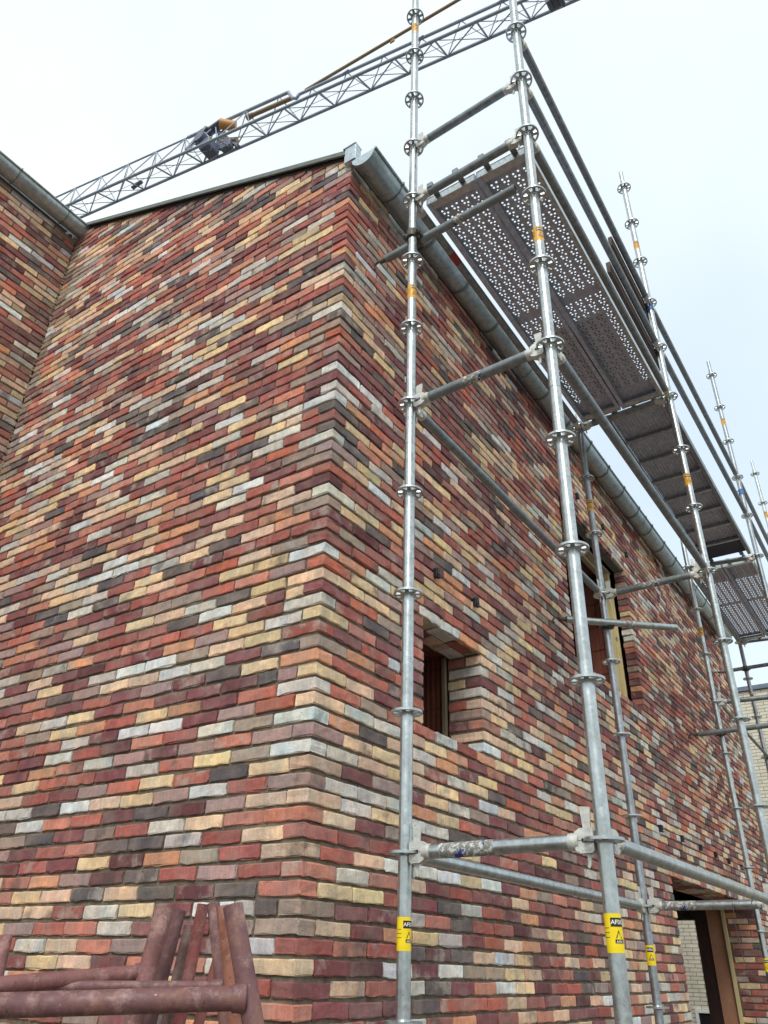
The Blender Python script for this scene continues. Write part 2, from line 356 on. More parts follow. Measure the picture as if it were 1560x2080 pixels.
# ------------------------------------------------------------------ brickwork
PAL = [((134, 76, 80), .15), ((108, 62, 66), .05), ((166, 90, 80), .13), ((188, 104, 86), .08), ((202, 130, 108), .07),
       ((216, 152, 110), .07), ((230, 198, 166), .105), ((230, 204, 154), .105), ((208, 208, 198), .10), ((218, 226, 226), .055), ((166, 148, 132), .065),
       ((172, 142, 138), .05), ((104, 96, 94), .04), ((92, 88, 92), .03), ((188, 100, 72), .012)]
PW = np.array([p[1] for p in PAL]); PW = PW / PW.sum(); PC = np.array([srgb(*p[0])[:3] for p in PAL]); PC = (PC * .87 + PC.mean(1, keepdims=True) * .13) * 1.1
PITCH, BH, TOP0 = .0625, .0495, .9801
def ztop(k): return TOP0 + PITCH * k
class Bricks:
    """collects bricks: origin (lower front left corner), U axis, outward normal N, length, depth"""
    def __init__(s): s.rows = []
    def add(s, O, U, N, L, D, H=BH, tint=None): s.rows.append((O, U, N, L, D, H, tint))
    def arrays(s, NX=8, NZ=5):
        n = len(s.rows); ch = .005
        O = np.array([q[0] for q in s.rows], float); U = np.array([q[1] for q in s.rows], float); N = np.array([q[2] for q in s.rows], float)
        L = np.array([q[3] for q in s.rows]); D = np.array([q[4] for q in s.rows]); H = np.array([q[5] for q in s.rows])
        NK = 3
        def ax(Ln, m):
            a = np.zeros((n, m)); a[:, 0] = 0; a[:, -1] = Ln
            for i in range(1, m - 1): a[:, i] = ch + (Ln - 2 * ch) * (i - 1) / (m - 3)
            return a
        A, B = ax(L, NX), ax(H, NZ); C = np.stack([np.zeros(n), np.full(n, ch), D], 1)
        idx = {}; ijk = []
        for k in range(NK):
            for j in range(NZ):
                for i in range(NX):
                    if k == 0 or i in (0, NX - 1) or j in (0, NZ - 1):
                        idx[(i, j, k)] = len(ijk); ijk.append((i, j, k))
        I, J, K = np.array(ijk).T; nv = len(ijk)
        a, b, c = A[:, I].copy(), B[:, J].copy(), C[:, K].copy()
        ei, ej = (I == 0) | (I == NX - 1), (J == 0) | (J == NZ - 1); sx = np.where(I == 0, 1, -1); sz = np.where(J == 0, 1, -1)
        cnt = ei.astype(int) + ej.astype(int) + (K == 0).astype(int)
        pull = np.where(cnt >= 3, .0018 + .007 * RNG.random((n, nv)) ** 4, np.where(cnt == 2, .0010 + .0045 * RNG.random((n, nv)) ** 6, 0.0))
        a += np.where(ei, sx * pull, 0); b += np.where(ej, sz * pull, 0); c += np.where(K == 0, pull, 0)
        # hand-moulded irregularity
        jn = lambda sg: RNG.normal(0, sg, (n, nv))
        a += np.where(ei, jn(.0013), 0); b += np.where(ej & (J == 0), jn(.0018), np.where(ej, jn(.0011), 0)); c += np.where(K < 2, jn(.00055), 0)
        bow = RNG.normal(0, .0010, (n, 1)); t = a / L[:, None]
        b += bow * (4 * t * (1 - t)) * np.where(ej, 1, .5)
        c += RNG.normal(0, .0022, (n, 1)) * (t - .5) + RNG.normal(0, .0016, (n, 1)) + RNG.normal(0, .0016, (n, 1)) * (b / H[:, None] - .5)
        b += RNG.normal(0, .0010, (n, 1)) + RNG.normal(0, .0016, (n, 1)) * (t - .5)
        ph = O[:, 0:1] * 1.7 + O[:, 1:2] * 1.7 + np.round(O[:, 2:3] / PITCH) * .9; b += .0022 * np.sin(ph) + .0012 * np.sin(ph * 3.1)
        P = O[:, None, :] + a[..., None] * U[:, None, :] - c[..., None] * N[:, None, :]; P[..., 2] += b
        q = []
        for i in range(NX - 1):
            for j in range(NZ - 1): q.append((idx[i, j, 0], idx[i + 1, j, 0], idx[i + 1, j + 1, 0], idx[i, j + 1, 0]))
        for k in range(NK - 1):
            for j in range(NZ - 1):
                e = NX - 1
                q.append((idx[e, j, k], idx[e, j, k + 1], idx[e, j + 1, k + 1], idx[e, j + 1, k]))
                q.append((idx[0, j, k], idx[0, j + 1, k], idx[0, j + 1, k + 1], idx[0, j, k + 1]))
            for i in range(NX - 1):
                e = NZ - 1
                q.append((idx[i, e, k], idx[i + 1, e, k], idx[i + 1, e, k + 1], idx[i, e, k + 1]))
                q.append((idx[i, 0, k], idx[i, 0, k + 1], idx[i + 1, 0, k + 1], idx[i + 1, 0, k]))
        q = np.array(q); F = (q[None] + (np.arange(n) * nv)[:, None, None]).reshape(-1, 4)
        fld = np.sin(O[:, 0] * 2.3 - O[:, 1] * 2.1 + O[:, 2] * 3.1) + np.sin(O[:, 0] * 1.1 + O[:, 1] * 1.9 - O[:, 2] * 1.7 + 2)
        lum = PC.mean(1); lum = (lum - lum.mean()) / lum.std(); wts = PW[None] * np.exp(.16 * fld[:, None] * lum[None]); cw = np.cumsum(wts / wts.sum(1, keepdims=True), 1)
        ci = np.minimum((RNG.random((n, 1)) > cw).sum(1), len(PAL) - 1); col = PC[ci] * RNG.uniform(.84, 1.14, (n, 1)) * RNG.uniform(.96, 1.04, (n, 3))
        for i, r_ in enumerate(s.rows):
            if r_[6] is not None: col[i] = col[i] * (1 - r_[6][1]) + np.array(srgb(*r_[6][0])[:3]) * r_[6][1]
        rid = RNG.uniform(0, 1, (n, 3))
        return P.reshape(-1, 3), F, np.repeat(col, nv, 0), np.repeat(rid, nv, 0)
def build_wall(name, parts, mortar, parent, clip=None, label=None):
    Vs, Fs, Cs, Rs = [], [], [], []; o = 0
    for bk, nx, nz in parts:
        if not bk.rows: continue
        P, F, Cc, Rd = bk.arrays(nx, nz); Vs.append(P); Fs.append(F + o); Cs.append(Cc); Rs.append(Rd); o += len(P)
    nb = sum(len(F) for F in Fs)
    mv = np.array(mortar.v, float)
    Vs.append(mv); Cs.append(np.full((len(mv), 3), .3)); Rs.append(np.zeros((len(mv), 3)))
    V = np.concatenate(Vs); C = np.concatenate(Cs); R_ = np.concatenate(Rs)
    if clip: V = clip(V)
    F = np.concatenate(Fs); mf = [tuple(i + o for i in q) for q in mortar.f]
    me = bpy.data.meshes.new(name)
    loops = list(F.reshape(-1)); tot = [4] * len(F)
    for q in mf: loops += q; tot.append(len(q))
    me.vertices.add(len(V)); me.vertices.foreach_set('co', V.reshape(-1))
    me.loops.add(len(loops)); me.loops.foreach_set('vertex_index', np.array(loops, dtype=np.int32))
    me.polygons.add(len(tot)); st = np.concatenate([[0], np.cumsum(tot)[:-1]]).astype(np.int32)
    me.polygons.foreach_set('loop_start', st); me.polygons.foreach_set('loop_total', np.array(tot, dtype=np.int32))
    mi = np.zeros(len(tot), dtype=np.int32); mi[nb:] = 1; me.polygons.foreach_set('material_index', mi)
    me.materials.append(BRICK); me.materials.append(MORTAR)
    me.polygons.foreach_set('use_smooth', np.zeros(len(tot), dtype=bool))
    for nm, arr in (('brick_col', C), ('brick_id', R_)):
        at = me.attributes.new(nm, 'FLOAT_COLOR', 'POINT')
        at.data.foreach_set('color', np.concatenate([arr, np.ones((len(arr), 1))], 1).astype(np.float32).reshape(-1))
    me.update(calc_edges=True)
    ob = child(name, me, parent)
    if label: ob['label'] = label
    return ob
LS, LH, J = .208, .099, .009
def fill(a, b, prev, rnd):
    """wild bond between a and b; returns (start, length)"""
    out = []; x = a
    while b - x > .03:
        rem = b - x
        if rem < LH + .05: out.append((x, rem)); break
        if rem < LS + .04: out.append((x, rem) if rem < LS + .015 else (x, rem - LH * .9 - J)); x = out[-1][0] + out[-1][1] + J; continue
        best = None
        opts = [LS, LH] if rnd.random() < .72 else [LH, LS]
        for L in opts:
            e = x + L + J / 2
            if all(abs(e - q) > .035 for q in prev): best = L; break
        if best is None: best = LS if rnd.random() < .6 else LS * .75
        if rem - best - J < .05: best = rem
        out.append((x, best * 1.0)); x += best + J
    return out
KMIN = -47
rnd = random.Random(5)
UX, NX_ = (1, 0, 0), (0, -1, 0)       # faces looking towards -Y
UY, NY_ = (0, -1, 0), (-1, 0, 0)      # faces looking towards -X
VERGE = lambda y: 4.035 + .447 * y
REC = .0105                             # mortar recess
house = empty('brick_house', (0, 0, -1.95), 'new house of multicoloured rough bricks behind the scaffold, with a zinc gutter', 'house')
OFF = (0, 0, 1.95)                    # children keep world coordinates
def hpart(o): o.location = OFF; return o
W1 = (.850, 1.490, -5, 5)             # x0, x1, sill course top k, first lintel course k
W2 = (3.095, 4.770, 12, 36)
DR = (4.800, 8.030, -48, -9)
OPEN = [(W1, .22), (W2, .105), (DR, .34)]
XEND = 9.66
near, far_, left = Bricks(), Bricks(), Bricks()
prevR, prevL = [], []
for k in range(KMIN, 49):
    zt = ztop(k); zb = zt - BH; odd = k % 2
    # corner brick
    cornerL = (LS if odd else LH) + rnd.uniform(-.004, .004); cornerR = (LH if odd else LS) + rnd.uniform(-.004, .004)
    if zt < 3.99:
        if odd: left.add((0, cornerL, zb), UY, NY_, cornerL, cornerR)
        else: near.add((0, 0, zb), UX, NX_, cornerR, cornerL)
    # right wall runs
    segs = [[cornerR + J, XEND]]
    for (x0, x1, k0, k1), dep in OPEN:
        if k0 < k < k1:
            segs = [t for s_ in segs for t in (([[s_[0], x0], [x1, s_[1]]]) if s_[0] < x0 and s_[1] > x1 else [s_])]
    joints = []
    if zt < 4.0:
        for a, b in segs:
            aa, bb = a, b
            for (x0, x1, k0, k1), dep in OPEN:
                if k0 < k < k1 and abs(a - x1) < 1e-6:      # right jamb: bonded corner brick + reveal bricks
                    lw = LH if odd else LS
                    tgt = near if x1 < 3 else far_
                    dd = min(dep, LS if odd else LH)
                    tgt.add((a, 0, zb), UX, NX_, lw, dd)
                    aa = a + lw + J
                    y = dd + J
                    while dep - y > .05:
                        ln = min(dep - y, LS)
                        tgt.add((x1, y + ln, zb), UY, NY_, ln, .05); y += ln + J
                if k0 < k < k1 and abs(b - x0) < 1e-6:
                    lw = LS if odd else LH
                    (near if x0 < 2 else far_).add((b - lw, 0, zb), UX, NX_, lw, min(dep, LH)); bb = b - lw - J
            for x, L in fill(aa, bb, prevR, rnd):
                (near if x < 3.0 else far_).add((x, 0, zb), UX, NX_, L, .03); joints.append(x + L + J / 2)
            joints += [aa - J / 2, bb + J / 2]
    prevR = joints
    # soffit bricks behind lintel courses
    for (x0, x1, k0, k1), dep in OPEN:
        if k == k1 and dep > .2:
            for y_ in ((.110, .215) if dep > .3 else (.110,)):
              xx = x0 - .05 - y_
              while xx < x1 + .04:
                (near if x0 < 2 else far_).add((xx, y_, zb - .002), UX, NX_, LS, .095); xx += LS + J
# lintel front course needs full depth so its underside shows brick
for (x0, x1, k0, k1), dep in OPEN:
    zb = ztop(k1) - BH
# left gable wall
for k in range(KMIN, 100):
    zt = ztop(k); zb = zt - BH; odd = k % 2
    ymin = max(0.0, (zb - 4.035) / .447)
    if ymin > 3.1: break
    cl = (LS if odd else LH) if zt < 3.99 else 0
    y0 = cl + J if cl else 0
    joints = []
    for y, L in fill(y0, 3.165, prevL, rnd):
        if y + L < ymin: continue
        tint = ((146, 132, 114), .75) if y + L > 3.05 and rnd.random() < .75 else None
        left.add((0, y + L, zb), UY, NY_, L, .03, BH, tint); joints.append(y + L + J / 2)
    prevL = joints
mo = MB()
def sheet_x(x0, x1, z0, z1): mo.add([(x0, REC, z0), (x1, REC, z0), (x1, REC, z1), (x0, REC, z1)], [(0, 1, 2, 3)])
cols = [.011, W1[0], W1[1], W2[0], W2[1], DR[0], DR[1], XEND]
def zop(o): return (ztop(o[2]) - (0.002 if o[2] > -40 else 0), ztop(o[3]) - BH + .002)
for a, b in zip(cols[:-1], cols[1:]):
    o = {W1[0]: W1, W2[0]: W2, DR[0]: DR}.get(a)
    if o:
        z0, z1 = zop(o)
        if z0 > -1.9: sheet_x(a, b, -2.0, z0 - .008)
        sheet_x(a, b, z1 + .004, 4.0)
    else: sheet_x(a, b, -2.0, 4.0)
for o, dep in OPEN:      # reveals, sills and lintel soffits in mortar
    z0, z1 = zop(o); x0, x1 = o[0], o[1]; z0 = max(z0, -2.0)
    mo.add([(x1 + .008, REC, z0), (x1 + .008, dep, z0), (x1 + .008, dep, z1 + .01), (x1 + .008, REC, z1 + .01)], [(0, 3, 2, 1)])
    mo.add([(x0 - .008, REC, z0), (x0 - .008, dep, z0), (x0 - .008, dep, z1 + .01), (x0 - .008, REC, z1 + .01)], [(0, 1, 2, 3)])
    mo.add([(x0, REC, z1 + .004), (x1, REC, z1 + .004), (x1, dep, z1 + .004), (x0, dep, z1 + .004)], [(0, 3, 2, 1)])
    mo.add([(x0, REC, z0 - .008), (x1, REC, z0 - .008), (x1, dep, z0 - .008), (x0, dep, z0 - .008)], [(0, 1, 2, 3)])
hpart(build_wall('wall', [(near, 8, 5), (far_, 5, 4)], mo, house, label='long right-hand brick wall with window and door openings, running behind the scaffold'))
ml = MB(); ml.add([(REC, 3.3, -2), (REC, .011, -2), (REC, .011, 4.03), (REC, 3.3, 5.5)], [(0, 1, 2, 3)])
def clipL(V):
    lim = VERGE(V[:, 1]) - .012; V[:, 2] = np.minimum(V[:, 2], np.maximum(lim, -5)); return V
hpart(build_wall('wall', [(left, 8, 5)], ml, house, clipL, 'left gable brick wall under a sloping verge'))
# sills: full-depth bricks inside opening of small window come from the course below (depth of the reveal)
def backing(x0, x1, z, d):
    q = MB(); y0, y1 = .045, .0315 + d - .01; q.add([(x0 + .02, y0, z), (x1 - .02, y0, z), (x1 - .02, y1, z), (x0 + .02, y1, z)], [(0, 1, 2, 3)]); return q
for o, dep in ((W1, .18), (W2, .075)):
    sb = Bricks(); x = o[0] - .02
    while x < o[1] - .02: sb.add((x, .0315, ztop(o[2]) - BH + .0005), UX, NX_, LH, dep); x += LH + J
    hpart(build_wall('window_sill', [(sb, 5, 4)], backing(o[0], o[1], ztop(o[2]) - .02, dep), house))
for o in (W1, DR):
    lb = Bricks(); x = o[0] - .03
    while x < o[1] + .03: lb.add((x, .0315, ztop(o[3]) - BH + .0012), UX, NX_, LS * .97, .07); x += LS + J
    hpart(build_wall('brick_lintel', [(lb, 5, 4)], backing(o[0], o[1], ztop(o[3]) - .02, .07), house))
w = MB(); w.box(((W2[0] + W2[1]) / 2, .066, ztop(36) - BH - .001), (W2[1] - W2[0] + .1, .078, .012), None, .002); hpart(w.part('lintel_plate', CONC_D, house))
# inner leaf of hollow clay blocks, floor, end wall
il = MB()
def slab(x0, x1, y0, y1, z0, z1, mb=il): mb.box(((x0 + x1) / 2, (y0 + y1) / 2, (z0 + z1) / 2), (x1 - x0, y1 - y0, z1 - z0))
w1z0, w1z1 = zop(W1); w2z0, w2z1 = zop(W2); dz0, dz1 = zop(DR)
slab(.25, .80, .25, .5, -1.95, 3.95)
slab(.80, 1.50, .25, .5, -1.95, w1z0 - .02); slab(.80, 1.50, .25, .5, w1z1 + .03, 3.95)
slab(1.50, 3.05, .25, .5, -1.95, 3.95)
slab(3.05, 4.785, .25, .5, .55, w2z0 - .02); slab(3.05, 4.785, .25, .5, w2z1 + .0, 3.95)
slab(3.05, 4.72, .25, .5, -1.95, .55)
slab(4.83, 9.5, .25, .5, .55, 3.95)
slab(8.2, 9.5, .37, .52, -1.95, .55)
hpart(il.part('inner_block_wall', BLOCK, house))
for k_, (z_, zz_) in enumerate(((1.66, 1.90), (1.905, 2.145), (2.15, 2.39), (2.395, 2.635), (2.64, 2.88), (2.885, 3.16))):
    for y_, yy_, x_ in ((.252, .345, 4.786), (.349, .44, 4.792), (.444, .56, 4.786)):
        rv = MB(); rv.box(((x_ + 4.90) / 2, (y_ + yy_) / 2, (z_ + zz_) / 2), (4.90 - x_, yy_ - y_, zz_ - z_), None, .004); hpart(rv.part('reveal_block', BLOCKR, house))
sh = MB()
slab(.25, .5, .5, 6.5, -1.95, 3.9, sh); slab(.0, 9.6, 6.5, 6.8, -1.95, 4.0, sh)
slab(9.45, 9.65, .14, 1.0, -1.95, 4.0, sh); slab(9.45, 9.65, 1.0, 3.4, .38, 4.0, sh); slab(9.45, 9.65, 3.4, 6.5, -1.95, 4.0, sh)
slab(.5, 9.45, .52, 6.5, 1.36, 1.5, sh); slab(.03, .25, .5, 3.16, -1.95, 3.9, sh)
slab(.03, 9.6, .03, 6.8, 3.97, 4.0, sh)
hpart(sh.part('structural_shell', DARKB, house))
li = MB(); slab(9.40, 9.447, .95, 1.9, .30, .42, li); hpart(li.part('lintel', CONC, house))
dj = MB(); slab(8.036, 8.2, .374, .545, -1.95, .55, dj); hpart(dj.part('door_jamb_blocks', BLOCKP, house))
dj = MB(); slab(8.05, 8.16, .549, .69, -1.95, .40, dj); hpart(dj.part('jamb_dark_strip', DARKB, house))  # dark brown rear part of the jamb pillar, a separate strip set back
dj = MB(); slab(7.985, 8.028, .338, .372, -1.95, .36, dj); hpart(dj.part('door_frame_post', PINE, house))
# window frames (bare timber)
w = MB(); w.box((1.475, .236, (w1z0 + w1z1) / 2), (.026, .024, w1z1 - w1z0), None, .002); hpart(w.part('window_frame_post', PINE_O, house))
w = MB(); w.box((4.735, .185, (w2z0 + w2z1) / 2), (.06, .075, w2z1 - w2z0), None, .003)
w.box((4.752, .142, (w2z0 + w2z1) / 2 - .1), (.028, .012, 1.2), None, .002)
w.box((4.70, .226, (w2z0 + w2z1) / 2), (.05, .045, w2z1 - w2z0), None, .003)
hpart(w.part('window_frame_post', PINE, house))
w = MB(); w.box((3.93, .225, w2z1 - .03), (1.66, .05, .055), None, .003); w.box((3.93, .165, w2z1 - .018), (1.66, .06, .02), None, .002)
hpart(w.part('window_head_board', OSB, house))
for zz in (2.95, 2.45, 1.85):
    w = MB(); w.box((4.716, .145, zz), (.05, .004, .03)); hpart(w.part('fixing_bracket', ZINC_N, house))
# gutter on the long wall
GY, GZ, GR = -.115, 3.945, .085
def gutter(x0, x1, mb, flip=False):
    n = 14; pr = []
    for i in range(n + 1):
        a = PI + PI * i / n; pr.append((GY - GR * math.cos(a) * -1 * -1, GZ + GR * math.sin(a)))
    outp = [(GY + GR * math.cos(PI + PI * i / n), GZ + GR * math.sin(PI + PI * i / n)) for i in range(n + 1)]
    inp = [(GY + (GR - .003) * math.cos(PI + PI * i / n), GZ + (GR - .003) * math.sin(PI + PI * i / n)) for i in range(n + 1)]
    xs = np.linspace(x0, x1, 25)
    vs = []; fs = []
    for p in (outp, inp):
        o = len(vs)
        for x in xs: vs += [(x, q[0], q[1]) for q in p]
        for c in range(len(xs) - 1):
            for i in range(n):
                q = (o + c * (n + 1) + i, o + (c + 1) * (n + 1) + i, o + (c + 1) * (n + 1) + i + 1, o + c * (n + 1) + i + 1)
                fs.append(q[::-1] if p is outp else q)
    mb.add(vs, fs, True)
    mb.cur = 1
    for x, sg in ((x0, -1), (x1, 1)):
        xx = x + sg * .002; mb.add([(xx, q[0], q[1]) for q in outp], [tuple(range(n + 1))])
    mb.cur = 0
    mb.tube((x0, GY - GR - .004, GZ + .004), (x1, GY - GR - .004, GZ + .004), .010, 12)
    mb.box(((x0 + x1) / 2, GY + GR + .001, GZ + .014), (x1 - x0, .003, .03))
gm = MB(); gutter(-.03, 9.22, gm)
gut = hpart(gm.part('gutter', (ZINC, ZINC_N), house))
def seam(x, w, name='gutter_seam'):
    b = MB(); n = 16
    o = [(GY + (GR + .004) * math.cos(PI + PI * i / n), GZ + (GR + .004) * math.sin(PI + PI * i / n)) for i in range(n + 1)]
    vs = [(x - w, *q) for q in o] + [(x + w, *q) for q in o]
    b.add(vs, [(i, i + 1, n + 2 + i, n + 1 + i) for i in range(n)][0:n], True)
    b.box((x, GY - GR - .006, GZ + .006), (w * 2, .026, .026), None, .003)
    b.box((x, GY - .04, GZ + .016), (w * 2, GR * 1.2, .004))
    return b.part(name, ZINC_D, gut)
for x in (.72, 1.19, 1.66, 2.13, 2.62, 3.1, 3.57, 4.05, 4.50, 4.97, 5.42, 5.88, 6.34, 6.8, 7.27, 7.74, 8.2, 8.67): seam(x, .012, 'gutter_bracket')
seam(.28, .004); seam(2.28, .004); seam(5.2, .004)
# roof slab, eaves drip, verge capping, corner box
rf = MB()
def slope(y): return 4.075 + .447 * y
def roofslab(x0, x1, y0, y1, th, mb, dz=0):
    vs = [(x, y, slope(y) + dz + t) for x in (x0, x1) for y in (y0, y1) for t in (0, th)]
    mb.add(vs, [(0, 1, 3, 2), (4, 6, 7, 5), (0, 4, 5, 1), (2, 3, 7, 6), (0, 2, 6, 4), (1, 5, 7, 3)])
roofslab(.0, 9.62, -.035, 4.2, .05, rf, -.047)
hpart(rf.part('roof', ROOF, house))
vc = MB(); roofslab(-.030, .045, .03, 3.13, .008, vc, .006); roofslab(-.030, -.024, .03, 3.13, .040, vc, -.034); roofslab(-.036, -.0302, .03, 3.13, .008, vc, -.034)
hpart(vc.part('verge_capping', ZINC_D, house))
cb = MB(); cb.box((-.004, -.012, 4.035), (.060, .085, .15), None, .004); cb.box((-.005, -.006, 4.113), (.068, .10, .006)); cb.box((-.037, -.012, 3.99), (.005, .075, .07), None, .001)
hpart(cb.part('verge_corner_box', ZINC_N, house))
# soffit board behind gutter
sf = MB(); sf.box((4.8, -.012, 4.02), (9.6, .022, .07)); hpart(sf.part('eaves_board', DARKB, house))
# open vents in the bed joints
def vent(x, z, tilt=0):
    b = MB(); b.box((0, -.006, 0), (.030, .034, .052), None, .003); b.box((0, -.026, .004), (.024, .010, .040), None, .002); b.box((0.0, -.022, -.028), (.036, .024, .006))
    o = b.part('wall_vent', VENT, house, (x, 0, z + 1.95), (0, tilt, random.uniform(-.15, .15))); return o
for x in (.974, 1.436): vent(x, 1.541, .06)
for x in (4.903, 4.22, 3.55): vent(x, 3.409)
for x in (4.664, 5.298, 5.923, 6.5, 7.06, 7.66): vent(x, .718)
# ------------------------------------------------------------------ wing
wing = empty('brick_house_wing', (-.6, 3.17, -1.95), 'taller side wing of the same brick, meeting the gable at the left edge', 'house wing')
wb = Bricks(); prev = []
WX = -2.6
for k in range(KMIN, 70):
    zt = ztop(k) + .018; zb = zt - BH; jn = []
    for x, L in fill(WX, -.004, prev, rnd):
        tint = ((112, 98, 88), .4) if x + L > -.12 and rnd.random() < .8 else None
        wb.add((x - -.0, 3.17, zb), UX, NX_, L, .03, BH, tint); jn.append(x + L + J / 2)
    prev = jn
mw = MB(); mw.add([(WX, 3.17 + REC, -2), (0.0, 3.17 + REC, -2), (0.0, 3.17 + REC, 5.3), (WX, 3.17 + REC, 5.3)], [(0, 1, 2, 3)])
o = build_wall('wall', [(wb, 6, 5)], mw, wing); o.location = (.6, -3.17, 1.95)
sm_ = MB()
for k in range(KMIN, 68):
    z_ = ztop(k) - .02
    for t_ in range(3):
        w_, h_ = rnd.uniform(.004, .022), rnd.uniform(.008, .03)
        if rnd.random() < .6: sm_.box((-w_ / 2 + .002, 3.166 - rnd.uniform(0, .006), z_ + rnd.uniform(-.02, .03)), (w_, rnd.uniform(.006, .016), h_), None, .003)
        if rnd.random() < .6: sm_.box((-rnd.uniform(.0, .006), 3.172 - w_ / 2, z_ + rnd.uniform(-.02, .03)), (rnd.uniform(.006, .016), w_, h_), None, .003)
o = sm_.part('mortar_fillet', MORTAR_L, wing); o.location = (.6, -3.17, 1.95); o['kind'] = 'stuff'
sh = MB(); slab(WX, -.01, 3.21, 6.0, -1.95, 5.3, sh); o = sh.part('structural_shell', DARKB, wing); o.location = (.6, -3.17, 1.95)
GY, GZ, GR = 3.085, 5.375, .085
gm = MB(); gutter(WX, -.006, gm); gut = gm.part('gutter', (ZINC, ZINC_N), wing); gut.location = (.6, -3.17, 1.95)
for x in (-.215, -.70, -1.17, -1.65): seam(x, .004, 'gutter_bracket')
rf = MB(); vs = [(x, y, 5.40 + .447 * (y - 3.14) + t) for x in (WX, -.05) for y in (3.14, 5.5) for t in (0, .05)]
rf.add(vs, [(0, 1, 3, 2), (4, 6, 7, 5), (0, 4, 5, 1), (2, 3, 7, 6), (0, 2, 6, 4), (1, 5, 7, 3)])
o = rf.part('roof', ROOF, wing); o.location = (.6, -3.17, 1.95)

# ------------------------------------------------------------------ scaffold
R0 = .02415
def rosette_mesh():
    n = 48; b = MB()
    outer = [(.0615 * math.cos(2 * PI * i / n), .0615 * math.sin(2 * PI * i / n)) for i in range(n)]
    holes = []
    for k in range(8):
        a0 = 2 * PI * k / 8; wide = .27 if k % 2 else .20
        h = []
        for t in np.linspace(-wide, wide, 6): h.append((.0525 * math.cos(a0 + t), .0525 * math.sin(a0 + t)))
        w2 = wide * .62
        for t in np.linspace(w2, -w2, 5): h.append((.0335 * math.cos(a0 + t), .0335 * math.sin(a0 + t)))
        holes.append(h)
    inner = [(.0236 * math.cos(2 * PI * i / 24), .0236 * math.sin(2 * PI * i / 24)) for i in range(24)]
    b.prism(outer, holes + [inner], -.0045, .0045)
    for s_ in (-1, 1):   # weld fillet
        b.tube((0, 0, .0045 * s_), (0, 0, .010 * s_), .0275, 24, .0245, False)
    return b.mesh('rosette', GALV)
ROS = rosette_mesh()
LB = -1.95
def wrap(verts, r, ang, z):   # bend flat artwork (x along circumference, y up) round the tube
    return [(r * math.cos(ang + x / R0), r * math.sin(ang + x / R0), z + y) for x, y in verts]
def text_flat(s, size):
    c = bpy.data.curves.new('print', 'FONT'); c.body = s; c.size = size; c.align_x = 'CENTER'; c.resolution_u = 2; c.offset = size * .02
    o = bpy.data.objects.new('print', c); COL.objects.link(o)
    dg = bpy.context.evaluated_depsgraph_get(); me = o.evaluated_get(dg).to_mesh()
    v = [(p.co.x, p.co.y) for p in me.vertices]; f_ = [tuple(p.vertices) for p in me.polygons]
    o.evaluated_get(dg).to_mesh_clear(); bpy.data.objects.remove(o); bpy.data.curves.remove(c)
    return v, f_
TXT = text_flat('AFIX', .016); TXS = text_flat('AFIX', .0085); TX3 = text_flat('0 2 6 9', .007)
def grid_patch(b, x0, x1, y0, y1, r, ang, z, n=10):
    vs = []
    for i in range(n + 1):
        for y in (y0, y1): vs.append((x0 + (x1 - x0) * i / n, y))
    b.add(wrap(vs, r, ang, z), [(2 * i, 2 * i + 2, 2 * i + 3, 2 * i + 1) for i in range(n)])
def sticker(parent, z, ang, aged=False):
    b = MB(); h = .050
    b.tube((0, 0, z - h), (0, 0, z + h), R0 + .0004, 28, None, False)
    st = b.part('label_band', YELLOW_O if aged else YELLOW, parent)
    b = MB(); grid_patch(b, -.018, .020, .016, .039, R0 + .0008, ang, z)
    # warning triangle
    tri = [(-.010, -.014), (.010, -.014), (0, .008)]; tin = [(-.0062, -.0118), (.0062, -.0118), (0, .0022)]
    for i in range(3):
        j = (i + 1) % 3; b.add(wrap([tri[i], tri[j], tin[j], tin[i]], R0 + .0008, ang + .1, z), [(0, 1, 2, 3)])
    grid_patch(b, -.012, .014, -.026, -.016, R0 + .0008, ang + .1, z)
    for k in range(3): grid_patch(b, -.045, -.024, .012 - .012 * k, .0135 - .012 * k, R0 + .0008, ang, z, 4)
    b.part('black_print', BLACK, st)
    b = MB(); b.add(wrap([(x, y + .0225) for x, y in TXT[0]], R0 + .0013, ang, z), TXT[1])
    b.add(wrap([(x, y - .0245) for x, y in TXS[0]], R0 + .0013, ang + .1, z), TXS[1])
    b.part('white_lettering', WHITEP, st)
POLES = {}
